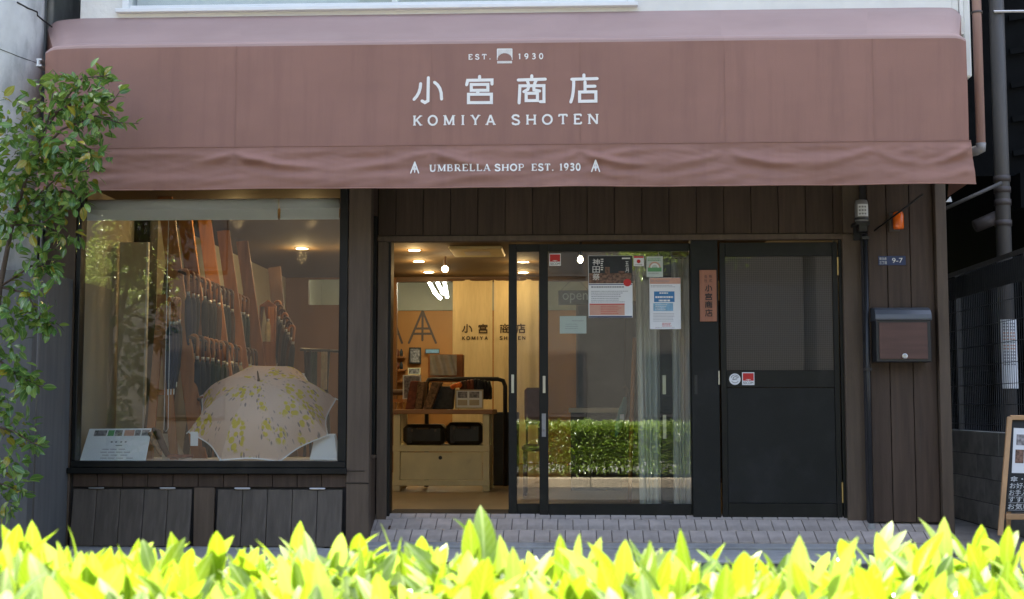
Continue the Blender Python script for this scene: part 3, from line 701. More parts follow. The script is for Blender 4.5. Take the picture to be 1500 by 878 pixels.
sB = sliding(.0, 790, 803, 803, 1011.5, 1013)
part('handle', MB().box(PX(749,.045), PX(753,.045), .041, .0448, PZ(576,.045), PZ(549,.045)), M['steel'], sA, bev=.001)
part('handle', MB().box(PX(795,0), PX(799,0), -.004, -.0002, PZ(576,0), PZ(551,0)), M['steel'], sB, bev=.001)
lk = MB().box(PX(793.5,0), PX(799.5,0), -.003, -.0002, PZ(640,0), PZ(606,0)); lk.lathe([(.012,0),(.012,.006),(.006,.008)], (PX(796.5,0), -.003, PZ(629,0)), 12, 'Y')
part('lock', lk, M['greyplastic'], sB)
for (a, b) in ((550, 578), (608, 643)):
    lk = MB(); lk.box(PX(970.5,.04), PX(975.5,.04), .0402, .0445, PZ(b,.04), PZ(a,.04)); part('lock', lk, M['steel'], sA, bev=.001)
# hinged door
dh = holder('hinged_door', shop, (PX(1143,0), 0, .01))
hx0, hx1 = PX(1056,0), PX(1229.5,0); ux0, ux1 = PX(1064,0), PX(1222,0)
z0, z1 = .012, PZ(358,0); uz0, uz1 = PZ(543,0), PZ(378,0); lz0, lz1 = PZ(736,0), PZ(568,0)
part('stile', MB().box(hx0, ux0, -.022, .02, z0, z1), M['black'], dh, bev=.002)
part('stile', MB().box(ux1, hx1, -.022, .02, z0, z1), M['black'], dh, bev=.002)
for a, b, nm in ((z0, lz0, 'bottom_rail'), (lz1, uz0, 'middle_rail'), (uz1, z1, 'top_rail')):
    part(nm, MB().box(ux0+.001, ux1-.001, -.021, .019, a, b), M['black'], dh, bev=.002)
part('panel', MB().box(ux0+.001, ux1-.001, -.013, .01, lz0+.001, lz1-.001), M['blackpanel'], dh, bev=.002)
part('pane', MB().box(ux0+.001, ux1-.001, -.008, -.002, uz0+.001, uz1-.001), M['wired'], dh)
for a, b in ((380, 406), (705, 735)):
    part('hinge', MB().tube([(PX(1229.8,0), -.027, PZ(b,0)), (PX(1229.8,0), -.027, PZ(a,0))], .007, 8), M['brass'], dh)
part('latch', MB().box(PX(1051.8,0), PX(1053.6,0), -.031, -.0265, PZ(564,0), PZ(544,0)), M['steel'], dh)
# upper storey
UX0, UX1, UZ = PX(118,BF,15), PX(1394,BF,15), 3.0
wz = PZ(10,BF)-.0; wxa, wxb = PX(180,BF,5), PX(930,BF,5)
uw = MB(); uw.box(UX0, wxa, BF, 7, UZ, 7.75); uw.box(wxb, UX1, BF, 7, UZ, 7.75)
uw.box(wxa, wxb, BF, 7, UZ, wz); uw.box(wxa, wxb, BF, 7, wz+1.3, 7.75); uw.box(wxa+.02, wxb-.02, BF+.25, 6.9, wz, wz+1.3)
part('upper_wall', uw, M['stucco'], fixn=False)
uwin = holder('upper_window', shop, ((wxa+wxb)/2, BF, wz))
part('sill', MB().box(wxa-.04, wxb+.02, BF-.05, BF+.10, wz-.018, wz+.012), M['whitealu'], uwin, bev=.004)
f = MB(); f.box(wxa+.001, wxa+.05, BF-.02, BF+.08, wz+.013, wz+1.29); f.box(wxb-.05, wxb-.001, BF-.02, BF+.08, wz+.013, wz+1.29); f.box(wxa+.051, wxb-.051, BF-.01, BF+.08, wz+.013, wz+.042)
for k in (.53,): f.box(wxa+(wxb-wxa)*k, wxa+(wxb-wxa)*k+.04, BF-.012, BF+.079, wz+.0425, wz+1.29)
part('frame', f, M['whitealu'], uwin, bev=.003)
part('pane', MB().box(wxa+.06, wxb-.06, BF+.03, BF+.036, wz+.044, wz+1.28), M['glass'], uwin)
part('flashing', MB().box(UX0+.01, UX1, BF-.014, BF-.001, PZ(25,BF)-.03, PZ(22.5,BF)), M['darkwall'])
# white corner piece that hangs lower, with ribs
cz = PZ(122,BF+.05)
cx0, cx1 = PX(1396,BF,60), PX(1422,BF,60)
part('corner_moulding', MB().box(cx0, cx0+.045, BF+.006, BF+.4, cz+.3, 7.74), M['stucco'])
part('corner_moulding', MB().box(cx0+.05, cx0+.075, BF-.012, BF+.4, cz+.3, 7.74), M['stucco'])
part('corner_moulding', MB().box(cx0+.078, cx1+.01, BF+.02, BF+5, cz, 7.74), M['stucco'], bev=.012)
part('soffit', MB().box(-3.1, 3.1, -.40, .02, 2.82, 2.86), M['darkwall'])
part('side_wall', MB().box(PX(1389,RY)-.08, PX(1389,RY), RY+.11, 7, GZ, 3.0), M['darkwall'])
part('side_wall', MB().box(bx0-.02, bx0+.06, BF+.12, 7, GZ, 3.0), M['darkwall'])
part('roof', MB().box(UX0-.1, UX1+.1, BF-.1, 7.1, 7.76, 7.9), M['conc'])

# ================================================================== AWNING
aw = thing('awning', 'wide dusty brown canvas awning with white shop lettering above the shopfront', 'awning', (0, -.7, 2.3))
FY = -.96
ax0, ax1 = PX(64,FY,160), PX(1418,FY,160)
zc_, zf, zv = PZ(57,FY), PZ(215,FY), PZ(275,FY)
zback = PZ(23,BF)+.02
prof = [(BF+.0, zback), (FY+.16, zc_+.055), (FY+.10, zc_+.030), (FY+.045, zc_+.014), (FY+.014, zc_+.002), (FY+.003, zc_-.012), (FY, zc_-.03)]
def front_y(x, z): return FY + .004*sin(x*5.3+.6) * sin(pi*(z-zf)/(zc_-zf)) - .006*(mnoise.noise((x*.9, z*1.5, 3.1)))
seams = [ax0] + [PX(v,FY,160) for v in (345, 632, 850, 1062, 1280)] + [ax1]
BX0, BX1 = PX(70,BF,28), PX(1408,BF,27)
def drop(x):                                          # rounded shoulder at both ends
    dl, dr_e = max(0, x-ax0), max(0, ax1-x)
    return .05*max(0, 1-dl/.07)**2 + .028*max(0, 1-dl/.30)**2 + .05*max(0, 1-dr_e/.07)**2 + .008*max(0, 1-dr_e/.3)**2
NP = len(prof)
fr = MB()
for a, b in zip(seams[:-1], seams[1:]):
    n = max(6, int((b-a)/.03))
    def top(u, v, a=a, b=b):
        x = x0_ = a+(b-a)*u; k = v*(NP-1); i = min(int(k), NP-2); t = k-i; w = max(0, 1-v*(NP-1)*.98); fl_ = (x-ax0)/(ax1-ax0); x += w*((1-fl_)*(BX0-ax0) + fl_*(BX1-ax1))
        y = prof[i][0]*(1-t)+prof[i+1][0]*t; z = prof[i][1]*(1-t)+prof[i+1][1]*t
        z -= drop(x0_)*(1-v*.55); z += .006*mnoise.noise((x*1.7, v*1.2, 0))*sin(pi*min(1, v*1.1))
        return (x, y - .000, z)
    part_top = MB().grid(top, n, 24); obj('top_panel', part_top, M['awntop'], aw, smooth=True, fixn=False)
    def frn(u, v, a=a, b=b):
        x = a+(b-a)*u; z = (zc_-.03) + (zf-(zc_-.03))*v
        return (x, front_y(x, z) if v > 0 else FY, z - drop(x)*.45*(1-v)**3)
    obj('front_panel', MB().grid(frn, n, 40), M['awning'], aw, smooth=True, fixn=False)
# valance with drooping folds
def vy(x, z):
    t = max(0., min(1., (zf-z)/(zf-zv))); y = 0
    for a, b in zip(seams[:-1], seams[1:]):
        if a <= x <= b + 1e-6:
            u = (x-a)/(b-a); s = sin(a*7)
            c1 = .16 + .34*(1-(2*u-1)**2) + .10*s*(u-.5); c2 = .46 + .30*(1-(2*(.5+(u-.5)*.9)-1)**2) - .1*s
            edge = min(1, u*14, (1-u)*14); nz1 = .75 + 1.1*mnoise.noise((x*1.9, t*1.3, 9.))
            y += .030*edge*math.exp(-((t-c1)/.10)**2)*(.25+abs(2*u-1))*nz1 + .022*edge*math.exp(-((t-c2)/.12)**2)*(.25+.9*abs(u-.5))*nz1
            y += .0035*edge*sin(21*(t - 1.1*(u-.5)**2 - .5*s*u)+5*s)*math.exp(-2*t)*nz1
    y += .020*mnoise.noise((x*1.6, t*2.2 + .5*sin(x*2.1), 5.)) + .006*mnoise.noise((x*5 + t*4, t*5, 1.7)) + .0018*mnoise.noise((x*13 - t*6, t*9, 4.4))*math.exp(-1.5*t)*2
    return FY - .009 - y*min(1, t*7+.05) - .012*t
xlo, xhi = ax0-.012, ax1+.01
va = MB().grid(lambda u, v: (xlo+(xhi-xlo)*u + (.02*(v)*(2*u-1)), vy(xlo+(xhi-xlo)*u, zf+.012-(zf+.012-zv)*v), zf+.012-(zf+.012-zv)*v + (.002*sin((xlo+(xhi-xlo)*u)*3.1)*v - .001*sin((xlo+(xhi-xlo)*u)*9)*v)), 420, 34)
obj('valance', va, M['awning'], aw, smooth=True, fixn=False)
hem = [(xlo+(xhi-xlo)*i/200 + .02*(2*i/200-1), vy(xlo+(xhi-xlo)*i/200, zv)-.001, zv+.002*sin((xlo+(xhi-xlo)*i/200)*3.1)-.001*sin((xlo+(xhi-xlo)*i/200)*9)) for i in range(201)]
obj('binding', MB().tube([(xlo+(xhi-xlo)*i/60, FY-.0105, zf+.0125) for i in range(61)], .0022, 6), M['awning'], aw, smooth=True)
obj('hem', MB().tube(hem, .0045, 6), M['awning'], aw, smooth=True)
# end panels: their lower edges run back to the wall
for xe, xb_ in ((ax0+.001, BX0+.001), (ax1-.001, BX1-.001)):
    e = MB(); d_ = drop(xe); k = len(prof)
    up_ = [(xe + (xb_-xe)*max(0, 1-i*.98), y, z - d_*(1-.55*i/(k-1)) - .002) for i, (y, z) in enumerate(prof)]
    for i in range(k-1):
        p, q = up_[i], up_[i+1]; bx_ = lambda t: xe + ((PX(1388,BF,290) if xe > 0 else BX0) - xe)*(t[1]-FY)/(BF-FY); e.face([p, q, (bx_(q), q[1], zv+.012), (bx_(p), p[1], zv+.012)])
    obj('end_panel', e, M['awning'], aw, fixn=False)
for xs_ in seams[1:-1]:
    pts = [(xs_, front_y(xs_, zc_-.03+(zf-zc_+.03)*i/20)-.0018, zc_-.03+(zf-zc_+.03)*i/20) for i in range(21)]
    m_ = MB()
    for i in range(20):
        p, q = pts[i], pts[i+1]; m_.face([(p[0]-.004,p[1],p[2]),(p[0]+.004,p[1],p[2]),(q[0]+.004,q[1],q[2]),(q[0]-.004,q[1],q[2])])
    obj('seam', m_, M['awnseam'], aw, fixn=False)
# frame inside the awning
fa = MB(); fa.bar((ax0+.05, FY+.05, zf), (ax1-.05, FY+.05, zf), .03, .03); fa.bar((ax0+.05, FY+.06, zc_-.02), (ax1-.05, FY+.06, zc_-.02), .03, .03)
for xs_ in (ax0+.05, -1.1, .9, ax1-.05): fa.bar((xs_, BF, zf+.05), (xs_, FY+.05, zf), .025, .025)
obj('awning_frame', fa, M['blackmetal'], aw)
obj('support_arm', MB().tube([(PX(1281,-.16,341), -.16, PZ(341,-.16)), (PX(1352,-.6,292), -.6, PZ(289,-.6))], .007, 8), M['blackmetal'], aw, smooth=True)
# lettering printed on the canvas
def on_front(x, z, l=0): return (x, front_y(x, z) - .0022 - l, z)
def on_val(x, z, l=0): return (x, vy(x, z) - .0032 - l, z)
fxp = lambda px: PX(px, FY, 150); fzp = lambda py: PZ(py, FY)
for c, xa, xb in (('小',604,650), ('宮',681,724), ('商',757,801), ('店',834,877)):
    k1 = MB(); kanji(k1, c, fxp(xa)+.006, fzp(152), fxp(xb)-fxp(xa)-.012, fzp(111)-fzp(152), on_front, .0205)
    obj('character', k1, M['letter'], aw, fixn=False)
hh = fzp(168.5)-fzp(183)
pen_objs('letter', 'KOMIYA', M['letter'], aw, fxp(605.5), fxp(725.5), fzp(183), hh, on_front, .19, .17, .30, .09, .62)
pen_objs('letter', 'SHOTEN', M['letter'], aw, fxp(749), fxp(877), fzp(183), hh, on_front, .19, .17, .30, .09, .55)
pen_objs('letter', 'EST.', M['letter'], aw, fxp(686), fxp(719), fzp(87), fzp(79.5)-fzp(87), on_front, .20, .18, .26, .1, .5)
pen_objs('letter', '1930', M['letter'], aw, fxp(759), fxp(796), fzp(87), fzp(79)-fzp(87), on_front, .20, .18, .24, .1, .6)
k3 = MB()
ea, eb_ = fxp(728.3), fxp(750.2); zt1, zt0 = fzp(72), fzp(88); n = 13
for i in range(n):                                     # striped emblem with an arch cut out below
    xa = ea + (eb_-ea)*(i+.08)/n; xb = ea+(eb_-ea)*(i+.86)/n; u = ((xa+xb)/2-ea)/(eb_-ea)
    zl = zt0 + (zt1-zt0)*.62*sqrt(max(0, 1-((u-.5)/.5)**2)) if .02 < u < .98 else zt0
    k3.face([on_front(xa,zl), on_front(xb,zl), on_front(xb,zt1), on_front(xa,zt1)])
    k3.face([on_front(xa,fzp(93)), on_front(xb,fzp(93)), on_front(xb,fzp(89.5)), on_front(xa,fzp(89.5))])
ribbon(k3, [(ea,zt1),(eb_,zt1)], .006, on_front, rnd=False)
ribbon(k3, [(ea,zt0),(ea,zt1)], .004, on_front, rnd=False); ribbon(k3, [(eb_,zt0),(eb_,zt1)], .004, on_front, rnd=False)
obj('emblem', k3, M['letter'], aw, fixn=False)
hh = fzp(241.5)-fzp(251.5)
for wd, xa, xb in (('UMBRELLA',630,718.5), ('SHOP',725,768), ('EST.',779,811), ('1930',819,850)):
    pen_objs('letter', wd, M['letter'], aw, fxp(xa), fxp(xb), fzp(251.5), hh, on_val, .22, .11, .36, .075, .2)
EMB = [[(.5,1),(.04,.02)], [(.5,1),(.96,.02)], [(.5,.9),(.5,.1)], [(.22,.42),(.78,.42)], [(.30,.62),(.36,.34)], [(.70,.62),(.64,.34)], [(.5,.22),(.16,.02)], [(.5,.22),(.84,.02)]]
for xa, xb in ((602.5,615), (865.5,878)):
    k5 = MB()
    for st in EMB[:6]: ribbon(k5, [(fxp(xa)+(fxp(xb)-fxp(xa))*a, fzp(254)+(fzp(237.5)-fzp(254))*b) for a, b in st], .0085, on_val)
    obj('umbrella_emblem', k5, M['letter'], aw, fixn=False)

# ================================================================== NEIGHBOURS, LEFT AND RIGHT
# left: round-cornered concrete pier of the next house, its grey wall, the dark slot between
nl = thing('neighbour_building', 'pale grey concrete building corner with rounded pier left of the shop', 'building', (-4, 0, 0))
pc = MB(); ry, rr = -.60, .30; px_ = PX(57, ry, 120) - rr
def on_pier(px, py):
    a = max(-.98, min(.985, (PX(px, ry-rr*.4, 100) - px_)/rr)); y = ry - rr*sqrt(1-a*a); return (px_ + rr*a*1.004, y - .004, PZ(py, y))
pc.tube([(px_, ry, GZ), (px_, ry, 4.2), (px_, ry, 8)], rr, 40)
obj('pier', pc, M['colconc'], nl, smooth=True)
obj('wall', MB().box(-9, px_+.05, -.35, 6, GZ, 8), M['colconc'], nl)
obj('low_wall', MB().box(px_+.1, PX(57,-.9,600), -1.04, -.2, GZ, PZ(395,-.9)), M['bluewall'], nl, bev=.004)
obj('cable', MB().tube([on_pier(30,-6), on_pier(40,3), on_pier(47,9), on_pier(53,14), (PX(72,-.5,27), -.45, PZ(28,-.5))], .006, 6), M['cable'], nl)
obj('crack', MB().tube([on_pier(a, b) for a, b in ((2,57),(12,63),(22,68),(32,74),(40,79),(48,84))], .0022, 4), M['darkwall'], nl)
tag(obj('thin_pipe', MB().tube([(PX(53,-1.08,600), -1.08, GZ), (PX(53,-1.08,600), -1.08, PZ(300,-1.08))], .008, 8), M['pipe_grey'], smooth=True), 'thin grey pipe standing behind the camellia beside the shop', 'pipe')
tag(obj('wall_pole', MB().tube([(PX(74,-.25,15), -.25, 2.5), (PX(74,-.25,15), -.25, 7)], .026, 12), M['conc'], smooth=True), 'pale vertical pole in the slot above the awning corner', 'pole')
br = thing('awning_bracket', 'small metal bracket fixed to the concrete pier beside the awning', 'bracket', (PX(58,-1.0,85), -.95, PZ(85,-1.0)))
for py_ in (79, 88): obj('arm', MB().box(PX(53,-1.0,85), PX(61,-1.0,85), -1.0, -.6, PZ(py_+1.2,-1.0), PZ(py_-1.2,-1.0)), M['steel'], br)
obj('bolt', MB().lathe([(.012,-.02),(.012,.02)], (PX(56,-1.0,85), -.99, PZ(84,-1.0)), 8, 'Z'), M['steel'], br)
sl_ = thing('side_building', 'dark narrow wall in the slot between concrete pier and white wall', 'building', (-3.3, 1.2, 0))
obj('wall', MB().box(-3.8, -2.99, .9, 1.1, GZ, 8), M['darkwall'], sl_)
obj('brace', MB().bar((PX(80,.6,0), .6, 4.2), (PX(102,.6,24), .6, 3.75), .04, .04), M['cable'], sl_)
# right: concrete block wall with welded mesh fence, dark carport behind
FXX = 3.93
fw = thing('block_wall', 'low weathered concrete block wall along the dark passage', 'wall', (FXX+.06, 1.5, GZ))
bh, bl = .2, .4; top = .595; fwp = {}
for r in range(4):
    zt_ = top - r*bh; off = .2 if r % 2 else 0
    y = -1.0 - off
    while y < 4.2:
        k = round(max(GZ-.1, zt_-bh), 3)
        if (r,) not in fwp:
            fwp[(r,)] = obj('block', MB().box(FXX, FXX+.12, y, y+bl-.006, zt_-bh+.006, zt_), M['block'], fw, bev=.004)
        else:
            o = copy_part(fwp[(r,)], fw, (FXX+.06+random.uniform(-.002,.002), y+(bl-.006)/2, WL[fwp[(r,)].name].z))
        y += bl
obj('mortar', MB().box(FXX+.008, FXX+.112, -1.2, 4.4, GZ, top-.006), M['kerbface'], fw)
fe = thing('mesh_fence', 'black welded wire mesh fence on top of the block wall', 'fence', (FXX+.06, 1.5, top))
wm = MB(); ft = 2.02
y = -.9
while y < 4.3: wm.box(FXX+.058, FXX+.062, y-.002, y+.002, top, ft); y += .05
for i in range(9): z = top + .06 + i*.17; wm.box(FXX+.0625, FXX+.067, -.95, 4.3, z-.0025, z+.0025)
obj('wire_mesh', wm, M['wire'], fe, kind='stuff')
for y in (-.9, .9, 2.7, 4.25): obj('post', MB().box(FXX+.07, FXX+.11, y-.02, y+.02, top, ft+.02), M['blackmetal'], fe)
obj('top_rail', MB().box(FXX+.05, FXX+.0575, -.95, 4.3, ft-.01, ft+.03), M['pipe_grey'], fe)
obj('screen_band', MB().box(FXX+.068, FXX+.0695, -.95, 4.3, ft-.22, ft-.02), M['bluewall'], fe)
cp = thing('carport_building', 'dark neighbouring building over an open carport right of the shop', 'building', (6.5, 5, 0))
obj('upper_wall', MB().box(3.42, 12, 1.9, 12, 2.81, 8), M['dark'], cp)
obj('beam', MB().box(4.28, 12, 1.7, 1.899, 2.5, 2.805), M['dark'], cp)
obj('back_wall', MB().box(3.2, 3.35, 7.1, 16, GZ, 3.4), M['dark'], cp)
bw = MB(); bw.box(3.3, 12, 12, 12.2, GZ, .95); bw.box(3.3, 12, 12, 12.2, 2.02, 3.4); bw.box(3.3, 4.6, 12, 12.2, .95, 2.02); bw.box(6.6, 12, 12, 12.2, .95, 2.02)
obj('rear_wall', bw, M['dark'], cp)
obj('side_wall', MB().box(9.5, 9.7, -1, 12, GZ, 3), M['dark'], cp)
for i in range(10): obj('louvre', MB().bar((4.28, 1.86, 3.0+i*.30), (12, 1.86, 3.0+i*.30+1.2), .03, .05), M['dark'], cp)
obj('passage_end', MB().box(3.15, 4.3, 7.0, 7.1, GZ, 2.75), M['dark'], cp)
def dpipe(name, px0, Y, r, z0, z1, m, label, bands=(), clip=None):
    t = thing(name, label, 'drainpipe', (PX(px0,Y), Y, z0))
    obj('pipe', MB().tube([(PX(px0,Y), Y, z0), (PX(px0,Y), Y, z1)], r, 16), M[m], t, smooth=True)
    for zb in bands: obj('collar', MB().tube([(PX(px0,Y), Y, zb), (PX(px0,Y), Y, zb+.05)], r*1.13, 16), M['pipe_brown'], t, smooth=True)
    return t
DPY = 1.6
dp = dpipe('drainpipe', 1477, DPY, .062, GZ, 7, 'pipe_grey', 'thick grey brown drainpipe behind the mesh fence', [PZ(v, DPY) for v in (336, 306, 288, 272)])
obj('bracket', MB().tube([(PX(1477,DPY)-.05, DPY-.07, PZ(30,DPY)), (PX(1477,DPY)+.05, DPY-.07, PZ(30,DPY)), (PX(1477,DPY)+.22, DPY-.05, PZ(29,DPY))], .012, 6), M['steel'], dp)
nt_ = thing('notice', 'long white paper notice wrapped on the drainpipe behind the mesh', 'notice', (PX(1477,DPY), DPY-.08, PZ(520,DPY)))
obj('sheet', MB().grid(lambda u, v: (PX(1477,DPY) + .078*sin((u-.5)*2.0), DPY - .014 - .062*cos((u-.5)*2.0), PZ(570,DPY) + (PZ(471,DPY)-PZ(570,DPY))*v), 10, 6), M['white'], nt_, smooth=True, fixn=False)
tx = MB(); wrap = lambda x, z, l=0: (PX(1477,DPY) + .078*sin(x), DPY - .0155 - .062*cos(x), z)
for i in range(14):
    z = PZ(478+i*4.5, DPY); 
    for a in (-.7,-.35,0,.35): tx.face([wrap(a,z), wrap(a+.25,z), wrap(a+.25,z+.012), wrap(a,z+.012)], 1 if i in (3,4,5,7,8) else 0)
obj('print', tx, [M['greyink'], M['peach']], nt_, fixn=False)
pk = thing('pink_drainpipe', 'slim pinkish drainpipe at the white corner above the awning end', 'drainpipe', (PX(1431,-.3,120), -.3, 3))
obj('pipe', MB().tube([(PX(1434,-.3,120), -.3, PZ(220,-.3)), (PX(1434,-.3,120), -.3, 7.5)], .032, 14), M['pipe_pink'], pk, smooth=True)
obj('elbow', MB().tube([(PX(1434,-.3,120), -.3, PZ(216,-.3)), (PX(1434,-.3,120), -.3, PZ(224,-.3)), (PX(1428,-.3,120), -.28, PZ(226,-.3)), (PX(1420,-.3,120), -.22, PZ(226,-.3))], .036, 12), M['greyplastic'], pk, smooth=True)
obj('bracket', MB().tube([(PX(1434,-.3,120), -.3, PZ(29,-.3)), (PX(1434,-.3,120), -.3, PZ(26,-.3))], .039, 12), M['pipe_brown'], pk, smooth=True)
tag(obj('rail', MB().tube([(PX(1380,1.6,312), 1.6, PZ(312,1.6)), (PX(1462,1.6,276), 1.5, PZ(276,1.6))], .016, 8), M['pipe_grey'], smooth=True), 'thin sloping grey rail between the awning end and the drainpipe', 'rail')
tag(obj('gutter', MB().tube([(PX(1428,2.0,336), 2.0, PZ(336,2.0)), (PX(1463,2.0,322), 2.0, PZ(322,2.0))], [.055,.06], 12), M['pipe_brown'], smooth=True), 'short dark gutter pipe leaning against the drainpipe', 'gutter')
tag(obj('wall_clip', MB().prism([(0,0),(.045,0),(.034,.04)], lambda a, b, k: (PX(1386,.3,298)+a, .3+k*.02, PZ(300,.3)+b)), M['whitealu']), 'tiny white triangular clip under the awning end', 'clip')
# car in the carport, dark against the greenery behind
car = thing('parked_car', 'black car parked in the dark carport behind the mesh fence', 'car', (5.5, 6.6, GZ))
def carp(name, poly, x0, x1, m, parent=car): return obj(name, MB().prism(poly, lambda a, b, k: (x0+(x1-x0)*k, 5.0+a, GZ+b)), m, parent, bev=.02 if name == 'body' else 0)
carp('body', [(0,.35),(0,.75),(.15,.9),(1.0,1.0),(3.2,1.02),(4.0,.95),(4.1,.4),(3.9,.25),(.2,.25)], 4.75, 6.45, M['car'])
carp('roof', [(1.5,1.44),(1.7,1.47),(2.7,1.47),(3.1,1.42),(3.0,1.39),(1.6,1.40)], 4.88, 6.32, M['car'])
for x in (4.86, 6.28):
    for a, b in ((1.0,1.55),(2.2,2.2),(3.3,3.05)): obj('roof_pillar', MB().bar((x+.03,5.0+a,GZ+1.0),(x+.03,5.0+b,GZ+1.42),.05,.06), M['car'], car)
carp('windscreen', [(1.0,1.01),(1.56,1.41),(1.58,1.40),(1.04,1.0)], 4.95, 6.25, M['carglass'])
carp('rear_window', [(3.3,1.01),(3.04,1.40),(3.02,1.39),(3.27,1.0)], 4.95, 6.25, M['carglass'])
obj('steering_wheel', MB().tube([(5.3+.19*cos(a*pi/10), 6.75-.05*sin(a*pi/10), GZ+1.02+.19*sin(a*pi/10)) for a in range(21)], .016, 6), M['tyre'], car)
for x in (4.78, 6.25):
    for y in (5.8, 8.2):
        w = obj('wheel', MB().lathe([(.18,-.09),(.30,-.09),(.32,-.05),(.32,.05),(.30,.09),(.18,.09)], (x+.08,y,GZ+.32), 20, 'X'), M['tyre'], car, smooth=True)
        obj('rim', MB().lathe([(.02,-.1),(.17,-.1),(.17,.1),(.02,.1)], (x+.08,y,GZ+.32), 12, 'X'), M['steel'], w)
gb_ = thing('sunlit_bush', 'sunlit green bush seen far behind the carport opening', 'bush', (5.6, 13.6, GZ))
n = 5000; p = np.stack([RNG.uniform(3.8,7.6,n), RNG.uniform(13.0,14.4,n), RNG.uniform(.2,2.6,n)],1)
leaf_cloud('foliage', p, RNG.normal(size=(n,3)), RNG.uniform(.8,1.4,n), RNG.uniform(0,6.28,n), leaf_template(.10,.05,3), M['treeleaf'], gb_)
for x in (4.4,5.2,6,6.8): obj('stem', MB().tube([(x,13.7,GZ),(x+.1,13.6,1),(x,13.7,2.2)], [.03,.02,.006], 6), M['bark'], gb_)

# ================================================================== FITTINGS ON THE FACADE
# grey lamp on its bracket with the dark conduit below
lx = PX(1262, -.2, 312)
gl = thing('wall_lamp', 'small grey cylindrical lamp with paper label above the dark conduit', 'lamp', (lx, -.2, PZ(330,-.2)))
obj('lamp_housing', MB().lathe([(.036,0),(.047,.004),(.047,.09),(.046,.13),(.040,.152),(.02,.158)], (lx, -.2, PZ(328,-.2)), 20), M['greyplastic'], gl, smooth=True)
obj('lamp_ring', MB().lathe([(.05,0),(.05,.016)], (lx, -.2, PZ(326,-.2)), 20), M['mailbody'], gl)
obj('label', MB().grid(lambda u, v: (lx + .049*sin((u-.45)*1.7), -.2 - .049*cos((u-.45)*1.7), PZ(321,-.2)+.085*v), 8, 1), M['white'], gl, smooth=True, fixn=False)
tx = MB(); lw = lambda x, z, l=0: (lx + .0497*sin(x), -.2 - .0497*cos(x), z)
for i in range(3):
    for a in (-.6,-.2,.2): tx.face([lw(a,PZ(319-i*5,-.2)), lw(a+.28,PZ(319-i*5,-.2)), lw(a+.28,PZ(316.5-i*5,-.2)), lw(a,PZ(316.5-i*5,-.2))])
obj('label_print', tx, M['greyink'], gl, fixn=False)
b_ = MB(); b_.box(lx-.05, lx+.05, -.235, -.07, PZ(333,-.2), PZ(328.5,-.2)); b_.box(lx-.025, lx+.03, -.235, -.14, PZ(343,-.2), PZ(333,-.2)-.001); b_.box(lx-.034, lx+.04, -.09, -.069, PZ(352,-.2), PZ(330,-.2))
obj('bracket', b_, M['blackmetal'], gl)
cdx = PX(1271.5, -.17, 560)
cd = thing('conduit', 'dark vertical conduit pole between door casing and right wall boards', 'pipe', (cdx, -.17, -.05))
obj('pipe', MB().tube([(cdx, -.175, -.045), (cdx, -.175, PZ(346,-.175))], .0175, 12), M['mailbody'], cd, smooth=True)
obj('foot', MB().lathe([(.03,0),(.022,.03),(.018,.04)], (cdx, -.175, az(-.175)), 12), M['conc'], cd)
for v in (540, 350): obj('clip', MB().box(cdx-.024, cdx+.024, -.2, -.14, PZ(v+4,-.17), PZ(v,-.17)), M['mailbody'], cd)
# orange lamp
ol = thing('beacon_lamp', 'bright orange alarm beacon on the brown boards', 'lamp', (PX(1315,RY,328), RY, PZ(343,RY)))
obj('base', MB().box(PX(1307.5,RY), PX(1323,RY), RY-.018, RY-.0015, PZ(342.5,RY), PZ(316,RY)), M['pipe_grey'], ol, bev=.003)
obj('lens', MB().lathe([(.034,0),(.038,.012),(.038,.10),(.033,.118),(.02,.124)], (PX(1316,RY-.055,328), RY-.055, PZ(340.5,RY)), 20), M['orange'], ol, smooth=True)
# house number plate
pl = thing('address_plate', 'dark blue house number plate reading 9-7 on the brown boards', 'sign', (PX(1307,RY,384), RY, PZ(384,RY)))
p3 = plane3(RY-.0058)
obj('plate', MB().box(PX(1286.5,RY,384), PX(1326.5,RY,384), RY-.005, RY-.0016, PZ(391.5,RY), PZ(378,RY)), M['navy'], pl, bev=.001)
tx = MB(); font_text(tx, '東日本橋', PX(1288,RY,384), PX(1298.3,RY,384), PZ(384,RY), PZ(380,RY), p3)
font_text(tx, '三丁目', PX(1288,RY,384), PX(1298.3,RY,384), PZ(390,RY), PZ(385.6,RY), p3); font_text(tx, '9-7', PX(1306.5,RY,384), PX(1322,RY,384), PZ(388,RY), PZ(381,RY), p3)
obj('number_print', tx, M['letter'], pl, fixn=False)
# mailbox
my = RY-.16
mx0, mx1 = PX(1283,my,490), PX(1366,my,490)
mb_ = thing('mailbox', 'black wall mailbox with curved lid and dark red brown front', 'mailbox', ((mx0+mx1)/2, RY, PZ(532,my)))
obj('body', MB().box(mx0+.006, mx1-.006, RY-.145, RY-.0015, PZ(531,my), PZ(470,my)), M['mailbody'], mb_, bev=.004)
lid_ = [(0,0),(.152,0),(.158,.012),(.154,.045),(.135,.078),(.10,.098),(.06,.104),(0,.104)]
obj('lid', MB().prism(lid_, lambda a, b, k: (mx0+(mx1-mx0)*k, RY-.0018-a, PZ(471,my)+b*.92)), M['maillid'], mb_, bev=.003)
obj('front_panel', MB().box(PX(1290,my), PX(1361,my), RY-.152, RY-.1455, PZ(527,my), PZ(474,my)), M['mailpanel'], mb_, bev=.002)
obj('lock', MB().lathe([(.019,0),(.019,.012),(.013,.014),(.008,.010)], (PX(1326.5,my), RY-.152, PZ(523,my)), 16, 'Y'), M['steel'], mb_, smooth=False)
